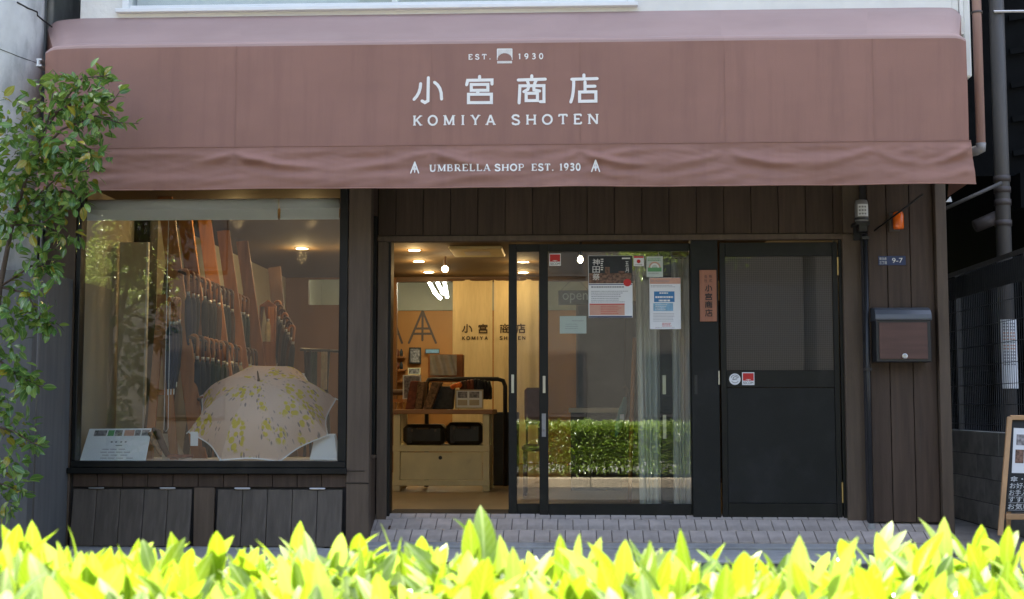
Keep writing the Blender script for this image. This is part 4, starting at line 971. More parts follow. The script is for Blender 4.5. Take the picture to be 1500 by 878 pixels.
# wooden name plate on the fixed panel
npY = -.040
npl = thing('name_plate', 'reddish wooden name plate with vertical black characters beside the hinged door', 'sign', (PX(1038,npY,434), npY, PZ(434,npY)))
obj('board', MB().box(PX(1025,npY,434), PX(1050,npY,434), npY, -.0275, PZ(472,npY), PZ(397,npY)), M['copper'], npl, bev=.002)
p3 = plane3(npY-.0008); tx = MB(); kx0, kx1 = PX(1033,npY,434), PX(1043,npY,434)
for c, a, b in (('小',428.5,418.5), ('宮',440.5,431), ('商',452,442.5), ('店',464.5,454.5)): kanji(tx, c, kx0, PZ(a,npY), kx1-kx0, PZ(b,npY)-PZ(a,npY), p3, .0065)
for c, xa, xb, za, zb in (('株',1038.5,1043,409,404),('式',1038.5,1043,415,410),('会',1031.5,1036,409,404),('社',1031.5,1036,415,410)): font_text(tx, c, PX(xa,npY,410), PX(xb,npY,410), PZ(za,npY), PZ(zb,npY), p3)
obj('characters', tx, M['ink'], npl, fixn=False)
# stickers and papers
def sheet(name, x0, y0, x1, y1, Y, m, label, cat, th=.0012):
    t = thing(name, label, cat, (PX((x0+x1)/2,Y,(y0+y1)/2), Y, PZ(y1,Y)))
    obj('sheet', MB().box(PX(x0,Y,(y0+y1)/2), PX(x1,Y,(y0+y1)/2), Y-th, Y-.0002, PZ(y1,Y), PZ(y0,Y)), m, t); return t
def fil(mb, x0, y0, x1, y1, Y, m=0, l=0): mb.face([(PX(x0,Y,y0),Y-l,PZ(y1,Y)), (PX(x1,Y,y0),Y-l,PZ(y1,Y)), (PX(x1,Y,y0),Y-l,PZ(y0,Y)), (PX(x0,Y,y0),Y-l,PZ(y0,Y))], m)
def ftx(mb, s, x0, y0, x1, y1, Y, m=0): font_text(mb, s, PX(x0,Y,y0), PX(x1,Y,y0), PZ(y1,Y), PZ(y0,Y), plane3(Y), m)
def lines(mb, x0, y0, x1, rows, dy, Y, m=0, th=.8, seed=1, ragged=.3):
    r_ = random.Random(seed)
    for i in range(rows):
        x = x0; end = x1 - r_.random()*ragged*(x1-x0)
        while x < end:
            w = min(r_.uniform(1.2, 3.4), end-x); fil(mb, x, y0+i*dy, x+w, y0+i*dy+th, Y, m, .0001); x += w + .6
GY = .0142                                           # face of the sliding door's glass
def secom(x0, y0, x1, y1, Y, label):
    t = sheet('security_sticker', x0, y0, x1, y1, Y, M['white'], label, 'sticker'); t['group'] = 'red security stickers'
    mb = MB(); w, h = x1-x0, y1-y0
    fil(mb, x0+.06*w, y0+.07*h, x1-.06*w, y0+.66*h, Y-.0016, 0); ftx(mb, 'SECOM', x0+.09*w, y0+.73*h, x1-.09*w, y0+.93*h, Y-.0018, 1)
    fil(mb, x0+.3*w, y0+.55*h, x0+.7*w, y0+.58*h, Y-.0018, 2); fil(mb, x0+.46*w, y0+.58*h, x0+.54*w, y0+.64*h, Y-.0018, 2)
    obj('print', mb, [M['red'], M['ink'], M['letter']], t, fixn=False)
secom(804.5, 372, 821.5, 390, GY, 'red and white security sticker at the top corner of the sliding door glass')
secom(1087, 546, 1105, 564.5, -.0212, 'red and white security sticker on the black hinged door')
rs = thing('round_sticker', 'round pale silver sticker on the black hinged door', 'sticker', (PX(1076.5,-.021,556), -.021, PZ(556,-.021)))
obj('disc', MB().lathe([(.041,0),(.041,.001)], (PX(1076.5,-.021,556), -.0213, PZ(556,-.021)), 28, 'Y'), M['white'], rs)
tx = MB(); cxs, czs = PX(1076.5,-.021,556), PZ(556,-.021); p3 = plane3(-.0229)
ribbon(tx, ell(cxs,czs,.030,.030,20,160,12), .005, p3, rnd=False); ribbon(tx, ell(cxs,czs-.004,.026,.022,205,335,10), .004, p3, rnd=False)
ribbon(tx, ell(cxs+.003,czs+.006,.016,.012,0,200,10), .006, p3, rnd=False); ribbon(tx, [(cxs-.018,czs-.003),(cxs+.016,czs+.002)], .007, p3, rnd=False)
obj('print', tx, M['greyink'], rs, fixn=False)
# festival poster
po = sheet('festival_poster', 862, 375.5, 926.5, 466, GY, M['white'], 'dark topped festival poster on the sliding door glass', 'poster')
mb = MB(); Y1, Y2, Y3 = GY-.0016, GY-.0020, GY-.0024
fil(mb, 862.3, 375.8, 926.2, 416, Y1, 0); fil(mb, 863, 401, 925, 416, Y2, 1); fil(mb, 886, 392, 893, 402, Y2, 1); fil(mb, 906, 398, 915, 402, Y2, 1)
for c, a in (('神',380),('田',391),('祭',401.5)): ftx(mb, c, 868, a, 878.5, a+9.5, Y3, 2)
ftx(mb, '五', 916, 384, 921, 391, Y3, 2); ftx(mb, '月', 916, 393, 921, 400, Y3, 2); fil(mb, 911, 378.5, 923, 380.5, Y3, 2)
lines(mb, 880, 380, 884, 6, 3, Y3, 2, 1.6, 4)
mb.face([(PX(919,Y3,415)+.028*cos(a*pi/10), Y3, PZ(415,Y3)+.028*sin(a*pi/10)) for a in range(20)][::-1], 3)
lines(mb, 866, 420, 917, 1, 3, Y1, 4, 2.4, 2, .05); lines(mb, 866, 427, 924, 7, 2.6, Y1, 4, .9, 3)
fil(mb, 863.5, 445.5, 915, 462.5, Y1, 5); fil(mb, 863.5, 445.5, 915, 447, Y2, 3); lines(mb, 880, 449, 913, 5, 2.6, Y2, 3, .7, 6); fil(mb, 862.4, 463.5, 926, 465.8, Y1, 6); fil(mb, 862.4,417,926,418.2,Y1,6)
obj('print', mb, [M['posterdark'], M['crowdprint'], M['letter'], M['red'], M['greyink'], M['peach'], M['navy']], po, fixn=False)
rs2 = sheet('small_red_sticker', 928, 376, 943, 391, GY, M['white'], 'small white sticker with red emblem between the two posters', 'sticker')
mb = MB(); fil(mb, 928.4, 376.3, 942.6, 379, GY-.0016, 0); mb.face([(PX(935.5,Y1,385)+.014*cos(a*pi/8), Y1, PZ(384,Y1)+.014*sin(a*pi/8)) for a in range(16)][::-1], 0); fil(mb, 930,388.5,941,389.4,Y1,1)
obj('print', mb, [M['red'], M['greyink']], rs2, fixn=False)
gs = sheet('green_sticker', 947, 377, 971, 407, GY, M['palegreen'], 'pale sticker with a green band and rainbow arch at the glass top', 'sticker')
mb = MB(); gx, gz = PX(959,GY,392), PZ(394,GY); p3 = plane3(GY-.0018)
fil(mb, 949, 393, 969, 399, GY-.0016, 0); ribbon(mb, ell(gx,gz,.040,.042,5,175,12), .009, p3, 1, rnd=False); ribbon(mb, ell(gx,gz,.027,.030,5,175,12), .010, p3, 2, rnd=False); lines(mb, 949, 380, 968, 2, 2.2, GY-.0016, 0, 1.2, 9, .05); lines(mb, 950, 401, 967, 1, 2, GY-.0016, 3, 1, 9)
obj('print', mb, [M['green'], M['peach'], M['letter'], M['greyink']], gs, fixn=False)
wp = sheet('white_poster', 951.5, 408, 997, 483, GY, M['white'], 'white poster with blue panels on the sliding door glass', 'poster')
mb = MB(); fil(mb, 951.8, 408.3, 996.8, 417, GY-.0016, 5); ftx(mb, 'We Recommend', 953, 410.8, 980, 414.2, Y2, 4); lines(mb, 953, 419, 990, 2, 2, Y1, 4, .7, 11); fil(mb, 958, 428, 988, 443.5, Y1, 0); fil(mb, 957, 445, 986, 456.5, Y1, 1); lines(mb, 960, 447, 980, 4, 2.4, Y2, 2, .8, 12)
lines(mb, 960, 435, 986, 1, 3, Y2, 2, 2.6, 13, .02); lines(mb, 966, 429.5, 979, 1, 3, Y2, 2, 1.8, 14, .02); lines(mb, 965, 440, 982, 1, 3, Y2, 2, 2.6, 15, .02)
lines(mb, 957, 460, 991, 6, 2.2, Y1, 4, .6, 16); lines(mb, 970, 474, 985, 3, 2, Y1, 3, .8, 17); lines(mb, 960, 480, 990, 1, 2, Y1, 4, .6, 18)
obj('print', mb, [M['blue'], M['lblue'], M['letter'], M['red'], M['greyink'], M['peach']], wp, fixn=False)
nc = sheet('paper_note', 820, 463.5, 859, 489, .0232, M['palegreen'], 'small pale green handwritten note below the open sign', 'note')
mb = MB(); lines(mb, 838, 470, 855, 1, 3, .0218, 0, 1.0, 21, .1); lines(mb, 828, 475, 853, 3, 3.2, .0218, 0, .8, 22); obj('print', mb, M['greyink'], nc, fixn=False)
os_ = thing('open_sign', 'dark board reading open hanging behind the sliding door glass', 'sign', (PX(842,.11,437), .11, PZ(447,.11)))
obj('board', MB().box(PX(818,.11,437), PX(866,.11,437), .11, .118, PZ(447,.11), PZ(426,.11)), M['opensign'], os_, bev=.002)
tx = MB(); ftx(tx, 'open', 824, 430, 861, 444.5, .1093); obj('letters', tx, M['greytxt'], os_, fixn=False)
obj('cord', MB().tube([(PX(822,.114,437), .114, PZ(426,.11)), (PX(842,.114,400), .114, PZ(405,.11)), (PX(862,.114,437), .114, PZ(426,.11))], .0015, 4), M['cable'], os_)

# ------------------------------------------------------------------ chalkboard stand at the right edge
cb = thing('chalkboard_stand', 'light wood chalkboard stand with handwriting and a photo sheet', 'signboard', (3.55, -.75, GZ))
BY = -.62
def cbp(px, py, dy=0.0):                               # the board leans back
    t = (790 - py)/180; return P(px, py, BY + .12*t + dy)
def cbar(a, b, w, d, name='rail'):
    A, B_ = cbp(*a), cbp(*b); obj(name, MB().bar(A, B_, w, d, (0,1,0)), M['bwood'], cb, bev=.003)
cbar((1465,785), (1479,611), .032, .026, 'leg'); cbar((1547,787), (1556,611), .032, .026, 'leg')
cbar((1480,612), (1556,612), .032, .026); cbar((1473,757), (1547,758), .038, .024)
A = [cbp(1474,750,.012), cbp(1550,750,.012), cbp(1553,614,.012), cbp(1480,614,.012)]
obj('board', MB().hexa([A[0],A[1],A[1]+Vector((0,.008,0)),A[0]+Vector((0,.008,0))], [A[3],A[2],A[2]+Vector((0,.008,0)),A[3]+Vector((0,.008,0))]), M['chalk'], cb)
for px_0 in (1481, 1552): obj('rear_leg', MB().bar(cbp(px_0,614,.03), P(px_0-4,782,BY+.42), .028, .022, (0,1,0)), M['bwood'], cb)
photo = MB(); q = [cbp(1482,693,.009), cbp(1522,694,.009), cbp(1524,629,.009), cbp(1485,627,.009)]; photo.face(q)
def pq(u, v, l=.0): return (q[0]*(1-u)+q[1]*u)*(1-v) + (q[3]*(1-u)+q[2]*u)*v + Vector((0,-l,0))
obj('photo_sheet', photo, M['white'], cb, fixn=False)
ph = MB()
for (u0,u1,v0,v1,m) in ((.12,.50,.62,.86,0),(.56,.92,.62,.86,0),(.10,.42,.22,.52,1),(.46,.92,.22,.52,0)): ph.face([pq(u0,v0,.001),pq(u1,v0,.001),pq(u1,v1,.001),pq(u0,v1,.001)], m)
obj('photo_print', ph, [M['photo'], M['crowdprint']], cb, fixn=False)
ck = MB()
for s, x0, x1, yb, yt in (('傘・チ',1480,1514,706,698),('お好みの',1479,1518,716,707.5),('お手入れ・',1478,1520,726,717.5),('すすけ',1477,1508,736,728),('お気軽に',1476,1520,746.5,738)):
    a, b, c_ = cbp(x0,yb,.006), cbp(x1,yb,.006), cbp(x0+.6,yt,.006)
    f3 = lambda x, z, l=0, a=a, b=b, c_=c_: a + (b-a)*x + (c_-a)*z + Vector((0,-l,0))
    font_text(ck, s, 0, 1, 0, 1, f3)
for yy in (726.8, 736.8, 747.5): ribbon(ck, [(0,0),(1,0)], .0018, lambda x, z, l=0, yy=yy: cbp(1477,yy,.0055)*(1-x) + cbp(1545,yy,.0055)*x + Vector((0,-l,z)), rnd=False)
obj('handwriting', ck, M['chalkink'], cb, fixn=False)

# ================================================================== INSIDE THE SHOP
IX0, IX1, IYB = -3.12, 2.35, 6.60
strc('shop_floor', MB().box(IX0, IX1, .112, 10, -.1, 0), M['floor_in'])
strc('floor_mat', MB().box(-.95, .25, .2, .75, .0005, .008), M['darkwall'])
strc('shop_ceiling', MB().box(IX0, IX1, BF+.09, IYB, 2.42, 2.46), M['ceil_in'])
strc('left_wall', MB().box(IX0-.05, IX0, BF+.09, 10, -.1, 2.9), M['wall_in'])
strc('right_wall', MB().box(IX1, IX1+.05, .1, 10, -.1, 2.9), M['wall_in'])
pa = MB(); pw0, pw1 = PX(452,IYB,430), PX(499,IYB,430); wzb, wzt = PZ(446,IYB), PZ(408,IYB)
pa.box(IX0, pw0, IYB, IYB+.08, 0, 2.42); pa.box(pw1, -1.72, IYB, IYB+.08, 0, 2.42); pa.box(pw0, pw1, IYB, IYB+.08, 0, wzb); pa.box(pw0, pw1, IYB, IYB+.08, wzt, 2.42)
strc('partition_wall', pa, M['darkply'])
strc('partition_beam', MB().box(-1.72, IX1, IYB-.02, IYB+.06, 2.36, 2.45), M['darkwood'])
strc('side_partition', MB().box(.62, IX1, IYB, IYB+.08, 0, 2.36), M['wall_in'])
strc('back_room_ceiling', MB().box(IX0, IX1, IYB+.07, 10, 2.66, 2.7), M['ceil_in'] if False else M['wall_in'])
strc('back_wall', MB().box(IX0, IX1, 9.0, 9.05, 0, 2.7), M['ply'])
strc('back_frieze', MB().box(IX0, IX1, 8.96, 8.999, 2.18, 2.66), M['wall_in'])
# ceiling lamps: recessed discs with their own light
def downlight(x, y, z, label, power=1.25, r=.06):
    t = thing('ceiling_light', label, 'light', (x, y, z), 'recessed ceiling lights')
    obj('lamp_disc', MB().lathe([(r,-.004),(r*.98,0)], (x,y,z-.002), 20), M['lamp'], t)
    obj('ring', MB().lathe([(r*1.02,-.006),(r*1.25,-.006),(r*1.25,0),(r*1.02,0)], (x,y,z-.0005), 20, cap=False), M['ceil_in'], t)
    l = bpy.data.lights.new('lamp_light', 'POINT'); l.energy = power; l.color = (1, .66, .28); l.shadow_soft_size = .06
    o = bpy.data.objects.new('lamp_light', l); C.objects.link(o); o.parent = t; o.location = (0, 0, -.09)
def at_ceiling(px, py, z):
    Y = 3.0
    for _ in range(30): Y -= (PZ(py, Y) - z) / .125
    return PX(px, Y, py), Y
for (px_1, py_1, lb) in ((607,365.5,'recessed ceiling light nearest the open doorway, beside the dark bracket'), (613.5,382,'middle recessed ceiling light of the row seen through the doorway'), (628,398,'last recessed ceiling light of the row, beside the round bulb'),
                      (766.5,383.5,'recessed ceiling light seen above the other one in the narrow glass'), (766.5,399,'recessed ceiling light seen lowest in the narrow glass')):
    x, y = at_ceiling(px_1, py_1, 2.42); downlight(x, y, 2.42, lb)
sp = thing('spot_lamp', 'small tilted lit spot lamp beside the festival poster', 'light', (PX(850,2.5,381), 2.5, PZ(376,2.5)))
obj('bulb', MB().blob((PX(850,2.5,381), 2.5, PZ(381,2.5)), .026, .03, .035), M['lamp'], sp, smooth=True)
obj('holder', MB().tube([(PX(850,2.5,381), 2.52, PZ(378,2.5)), (PX(851,2.5,381), 2.6, 2.42)], [.02,.012], 8), M['blackmetal'], sp)
bl = thing('round_bulb', 'round bare bulb hanging under the shop ceiling', 'light', (PX(652,4.4,393), 4.4, 2.42))
obj('bulb', MB().blob((PX(652,4.4,394), 4.4, PZ(394,4.4)), .036, .036, .036, 12, 8), M['lamp'], bl, smooth=True)
obj('socket', MB().tube([(PX(652,4.4,394), 4.4, PZ(390,4.4)), (PX(652,4.4,394), 4.4, 2.42)], [.018,.014], 8), M['darkwood'], bl)
acx, acy = at_ceiling(704, 366, 2.42)
ac = thing('ceiling_panel', 'pale square air conditioner panel on the shop ceiling', 'air conditioner', (acx, acy, 2.42))
obj('panel', MB().box(acx-.30, acx+.24, acy-.35, acy+.35, 2.385, 2.419), M['cream'], ac, bev=.01)
obj('grille', MB().box(acx-.16, acx+.10, acy-.15, acy+.15, 2.380, 2.3845), M['cloth'], ac)
fl = thing('fluorescent_lamp', 'cluster of bright fluorescent tubes over the back room', 'light', (PX(645,8,425), 8, 2.66))
for (xa, ya, xb, yb) in ((629,414,637,428), (635.5,427.5,645,437), (640.5,414,649,430), (650.5,410,655,435)):
    obj('tube', MB().tube([P(xa,ya,7.8), P(xb,yb,7.4)], .021, 10), M['tubelamp'], fl, smooth=True)
obj('fitting', MB().box(PX(622,8,410), PX(660,8,410), 7.6, 8.2, PZ(411,8)+.0, 2.659), M['cream'], fl)
for (lx_, lp) in ((-1.3, 2.0), (1.0, .8), (-2.6, 1.0)):
    l = bpy.data.lights.new('tube_light', 'POINT'); l.energy = lp; l.color = (.93, 1, .72); l.shadow_soft_size = .15
    o = bpy.data.objects.new('tube_light', l); C.objects.link(o); o.parent = fl; o.location = Vector((lx_, 7.7, 2.45)) - WL[fl.name]
# noren curtain: two linen panels with the shop's name
NY = IYB - .10
no = thing('noren_curtain', 'pale linen doorway curtain printed with dark shop lettering', 'curtain', (PX(725,NY,500), NY, .2))
obj('rod', MB().tube([(PX(655,NY,408), NY, PZ(410,NY)), (PX(795,NY,408), NY, PZ(410,NY))], .014, 8), M['darkwood'], no)
def noy(x): return NY + .012*sin(x*17) + .006*sin(x*41+1)
for a, b in ((663,721.3),(723.6,789)):
    xa, xb = PX(a,NY,480), PX(b,NY,480); zt_ = PZ(410,NY)
    obj('panel', MB().grid(lambda u, v: (xa+(xb-xa)*u, noy(xa+(xb-xa)*u)*1.0 - .0, zt_ - (zt_-.12)*v), 40, 6), M['noren'], no, smooth=True, fixn=False)
on_n = lambda x, z, l=0: (x, noy(x) - .004 - l, z); nx = lambda v: PX(v,NY,485); nz_ = lambda v: PZ(v,NY)
for c, a, b in (('小',677,691.5),('宮',701,714),('商',733,746.5),('店',757,769)):
    tx = MB(); kanji(tx, c, nx(a), nz_(488), nx(b)-nx(a), nz_(475)-nz_(488), on_n, .016); obj('character', tx, M['noren_ink'], no, fixn=False)
tx = MB(); pen_text(tx, 'KOMIYA', nx(677), nx(714.5), nz_(498), nz_(493)-nz_(498), on_n, .26, .22, 0, .1, .45); pen_text(tx, 'SHOTEN', nx(732), nx(770), nz_(498), nz_(493)-nz_(498), on_n, .26, .22, 0, .1, .4)
obj('lettering', tx, M['noren_ink'], no, fixn=False)
# back wall: emblems, shelves, pictures
for a, b, lb in ((597,640,'large brown umbrella emblem on the orange back wall beside the curtain'), (553,590,'large brown umbrella emblem cut off by the doorway jamb')):
    em = MB()
    for st in EMB[:3] + [[(.27,.46),(.73,.46)], [(.2,.30),(.80,.30)]]: ribbon(em, [(PX(a,8.95,480)+(PX(b,8.95,480)-PX(a,8.95,480))*u, PZ(503,8.95)+(PZ(455,8.95)-PZ(503,8.95))*v) for u, v in st], .032, plane3(8.993), step=.0004)
    tag(obj('wall_emblem', em, M['darkwood'], fixn=False), lb, 'emblem', 'umbrella emblems on the back wall')
sh = thing('wall_shelf', 'small wooden wall shelves with little jars at the back wall', 'shelf', (PX(580,8.8,540), 8.8, PZ(560,8.8)))
for v in (522, 541, 558): obj('shelf', MB().box(PX(562,8.8,v), PX(592.5,8.8,v), 8.8, 8.98, PZ(v,8.8)-.02, PZ(v,8.8)), M['plank'], sh)
jc = 0
for v in (522, 541):
    for k in range(4):
        jx = PX(572+k*5.2,8.85,v); tag(obj('jar', MB().lathe([(.022,0),(.024,.07),(.012,.09),(.012,.105)], (jx,8.87,PZ(v,8.8)+.001), 8), M['album3' if k % 2 else 'album2'], smooth=True),
            ('%s jar on the %s back wall shelf, %s from the doorway jamb' % ('dark' if k % 2 else 'brown', 'upper' if v == 522 else 'lower', ['first','second','third','fourth'][k])), 'jar', 'small jars on the wall shelves')
def framed(x0, y0, x1, y1, Y, fm_, im, label, name='framed_picture', bw=.02):
    t = thing(name, label, 'picture', (PX((x0+x1)/2,Y,y1), Y, PZ(y1,Y)))
    X0, X1, Z0, Z1 = PX(x0,Y,y0), PX(x1,Y,y0), PZ(y1,Y), PZ(y0,Y)
    f = MB(); f.box(X0,X1,Y-.02,Y,Z0,Z0+bw); f.box(X0,X1,Y-.02,Y,Z1-bw,Z1); f.box(X0,X0+bw,Y-.02,Y,Z0+bw,Z1-bw); f.box(X1-bw,X1,Y-.02,Y,Z0+bw,Z1-bw)
    obj('frame', f, M[fm_], t); obj('print', MB().box(X0+bw,X1-bw,Y-.012,Y-.001,Z0+bw,Z1-bw), M[im], t); return t
framed(599.5,509,617,533,8.95,'blackmetal','photo','dark framed picture on the orange back wall')
framed(623,511,644,518,8.95,'pipe_grey','lblue','narrow bluish picture behind the plastic fronted box','narrow_picture',.01)
framed(598,539,616,549,8.6,'cream','photo','small pale photo card under the dark framed picture','photo_card',.01)
framed(590.5,549.5,617,585,3.3,'white','photo','white framed photo standing behind the albums on the table','framed_photo',.012)
# ------------------------------------------------------------------ display table
TY = 3.0
tx0, tx1 = PX(576,TY,660), PX(717,TY,660)
tb = thing('display_table', 'cream painted display table with wooden top, open shelf and drawer', 'table', ((tx0+tx1)/2, TY+.3, 0))
ttop = PZ(600,TY)
obj('top', MB().box(PX(571,TY,605), PX(723,TY,605), TY-.03, TY+.62, ttop-.045, ttop), M['tabletop'], tb, bev=.006)
for x in (tx0, tx1-.065):
    for y in (TY, TY+.52): obj('leg', MB().box(x, x+.065, y, y+.065, .001, ttop-.046), M['cream'], tb, bev=.004)
zs1, zs0 = PZ(653,TY), PZ(662,TY)
obj('shelf', MB().box(tx0-.004, tx1+.004, TY-.006, TY+.59, zs0, zs1), M['cream'], tb, bev=.004)
obj('base_rail', MB().box(tx0-.004, tx1+.004, TY-.006, TY+.02, PZ(712,TY), PZ(704,TY)), M['cream'], tb, bev=.004)
dr = obj('drawer', MB().box(tx0+.07, tx1-.07, TY+.004, TY+.03, PZ(703.4,TY), PZ(663,TY)), M['cream'], tb, bev=.004)
obj('knob_hole', MB().lathe([(.018,0),(.018,.002)], (PX(645,TY,671), TY+.003, PZ(671,TY)), 14, 'Y'), M['blackmetal'], dr)
obj('side_panel', MB().box(tx1-.02, tx1-.003, TY+.07, TY+.515, PZ(712,TY), zs0), M['cream'], tb); obj('side_panel', MB().box(tx0+.003, tx0+.02, TY+.07, TY+.515, PZ(712,TY), zs0), M['cream'], tb)
for a, b, lb in ((590,651,'black suitcase on the open shelf under the table, nearer the door jamb'), (653,707,'black suitcase on the open shelf under the table, beside the right leg')):
    s_ = thing('suitcase', lb, 'suitcase', (PX((a+b)/2,TY+.1,650), TY+.25, zs1), 'suitcases on the table shelf')
    X0, X1 = PX(a,TY+.1,640), PX(b,TY+.1,640); zz = PZ(622 if a < 600 else 619,TY+.1)
    obj('body', MB().box(X0, X1, TY+.09, TY+.48, zs1+.001, zz), M['leather'], s_, bev=.04)
    xm = (X0+X1)/2; obj('handle', MB().tube([(xm-.06,TY+.085,(zz+zs1)/2+.06),(xm-.05,TY+.06,(zz+zs1)/2+.06),(xm+.05,TY+.06,(zz+zs1)/2+.06),(xm+.06,TY+.085,(zz+zs1)/2+.06)], .009, 6), M['darkwood'], s_)
    for k in (.22,.78): obj('clasp', MB().box(X0+(X1-X0)*k-.009, X0+(X1-X0)*k+.009, TY+.078, TY+.0895, zz-.07, zz-.045), M['darkwood'], s_)
    obj('strap', MB().box(X0+.05, X0+.09, TY+.084, TY+.0885, zs1+.02, zz-.03), M['album3'], s_)
def standing(x0, x1, y0, Y, d, tilt, m, label, name, cat, grp=None):
    X0, X1 = PX(x0,Y,590), PX(x1,Y,590); z1 = PZ(y0,Y)
    t = MB().hexa([(X0,Y,ttop+.001),(X1,Y,ttop+.001),(X1,Y+d,ttop+.001),(X0,Y+d,ttop+.001)], [(X0+tilt,Y,z1),(X1+tilt,Y,z1),(X1+tilt,Y+d,z1),(X0+tilt,Y+d,z1)])
    h = thing(name, label, cat, ((X0+X1)/2, Y, ttop), grp); obj('cover', t, M[m], h, bev=.006)
    pg = MB().hexa([(X0+.008,Y-.004,ttop+.008),(X1-.008,Y-.004,ttop+.008),(X1-.008,Y,ttop+.008),(X0+.008,Y,ttop+.008)], [(X0+.008+tilt*.9,Y-.004,z1-.02),(X1-.008+tilt*.9,Y-.004,z1-.02),(X1-.008+tilt*.9,Y,z1-.02),(X0+.008+tilt*.9,Y,z1-.02)])
    obj('pages', pg, M[m], h)
standing(593.5,607,558,TY+.12,.25,.05,'album2','red brown album leaning first in the row on the table','album','book','albums standing on the table')
standing(607.5,618,559,TY+.10,.25,.03,'album','floral brown album leaning beside the red brown album','album','book','albums standing on the table')
standing(619,632,560,TY+.08,.25,.09,'album','pale floral album leaning third in the row on the table','album','book','albums standing on the table')
standing(633,663,566,TY+.15,.12,.02,'album3','dark grey folder standing in the middle of the table','folder','book')
bx = thing('plastic_fronted_box', 'wooden box with clear plastic wrapped sheet behind the table', 'box', (PX(652,3.9,555), 3.9, .9))
obj('box', MB().box(PX(627,3.95,550), PX(678,3.95,550), 3.95, 4.15, PZ(560,3.95), PZ(519,3.95)), M['plank'], bx, bev=.006)
obj('wrapped_sheet', MB().grid(lambda u, v: (PX(629.5,3.93,550)+(PX(669,3.93,550)-PX(629.5,3.93,550))*u, 3.94-.012*abs(sin(u*9+v*2)), PZ(550,3.93)+(PZ(519.5,3.93)-PZ(550,3.93))*v), 24, 6), mat('plastic_wrap', (.36,.31,.24), .12, .25, 9, spec=.9), bx, smooth=True, fixn=False)
cs = framed(667,571,708,599,TY+.03,'kraft','white','small acrylic stand with two dark tree photos on the table','photo_stand',.012)
mb = MB()
for a, b in ((670.5,684.5),(687.5,702)):
    fil(mb, a, 574, b, 583, TY+.0165, 0)
    fil(mb, a, 586, b, 594, TY+.0165, 1)
obj('photo_pair', mb, [M['photo'], M['kraft']], cs, fixn=False)
tag(obj('flower', MB().blob(P(668,565,TY+.1), .035, .03, .025).blob(P(673,564,TY+.09), .028, .03, .03).blob(P(663,567,TY+.11), .024, .03, .024).tube([P(670,570,TY+.12), P(672,585,TY+.15), (PX(672,TY+.15), TY+.15, ttop)], .004, 6), M['flower'], smooth=True), 'orange flower among the things on the table', 'flower')
bg_ = thing('umbrella_bundle', 'bundle of dark folded umbrellas lying behind the photo stand', 'umbrellas', (PX(700,TY+.3,565), TY+.3, ttop))
for k in range(9):
    a = P(676+k*5, 556+abs(k-4)*.8, TY+.25); b_ = P(678+k*5, 584, TY+.36)
    obj('folded_cloth', MB().tube([a, a*.6+b_*.4, b_], [.016,.026,.02], 8), M[['umbr_brown','album2','umbr_dark'][min(k//2,2)]], bg_, smooth=True)
rk = thing('pipe_rail', 'black tube rail with rounded corners behind the table', 'rail', (PX(680,3.75,580), 3.75, 0))
rp = [P(625,640,3.75), P(625,562,3.75), P(628,556.5,3.75), P(634,555.5,3.75), P(729,555.5,3.75), P(737,558,3.75), P(740,566,3.75), P(740,712,3.75)]
obj('tube', MB().tube(rp, .022, 10), M['blackmetal'], rk, smooth=True)
obj('tube', MB().tube([P(625,640,3.75), (P(625,640,3.75).x, 3.75, .0)], .022, 10), M['blackmetal'], rk)
obj('tube', MB().tube([P(565,575,3.75), P(612,575,3.75)], .03, 8), M['darkwood'], rk)
tag(obj('side_table', MB().box(PX(560,4.2,640), PX(590,4.2,640), 4.2, 4.7, PZ(585,4.2)-.03, PZ(585,4.2)).box(PX(585,4.2,640), PX(589,4.2,640), 4.22, 4.26, 0, PZ(585,4.2)-.031).box(PX(562,4.2,640), PX(566,4.2,640), 4.22, 4.26, 0, PZ(585,4.2)-.031), M['plank']), 'low wooden side table glimpsed behind the door jamb', 'table')
bd = thing('black_drawers', 'dark low drawers beside the cream table in the shop', 'cabinet', (PX(732,3.6,650), 3.6, 0))
obj('body', MB().box(PX(722,3.9,650), PX(758,3.9,650), 3.95, 4.4, 0, PZ(604,3.95)), M['blackmetal'], bd, bev=.006)
obj('front', MB().box(PX(725,3.9,650), PX(756,3.9,650), 3.94, 3.949, .05, PZ(609,3.95)), M['leather'], bd)
ch = thing('shop_chair', 'mauve upholstered chair seen through the narrow glass', 'chair', (PX(779,2.4,600), 2.5, 0))
chY = 2.4
obj('backrest', MB().box(PX(768,chY), PX(794,chY), chY, chY+.06, PZ(622,chY), PZ(568,chY)), M['mauve'], ch, bev=.025)
obj('seat', MB().box(PX(764,chY), PX(797,chY), chY+.0, chY+.42, .40, .46), M['mauve'], ch, bev=.02)
for x in (PX(766,chY), PX(795,chY)-.03):
    for y in (chY+.02, chY+.37): obj('leg', MB().box(x, x+.03, y, y+.03, 0, .399), M['darkwood'], ch)
for x in (PX(770,chY), PX(791,chY)-.02): obj('upright', MB().box(x, x+.02, chY+.02, chY+.045, .46, PZ(622,chY)+.01), M['darkwood'], ch)
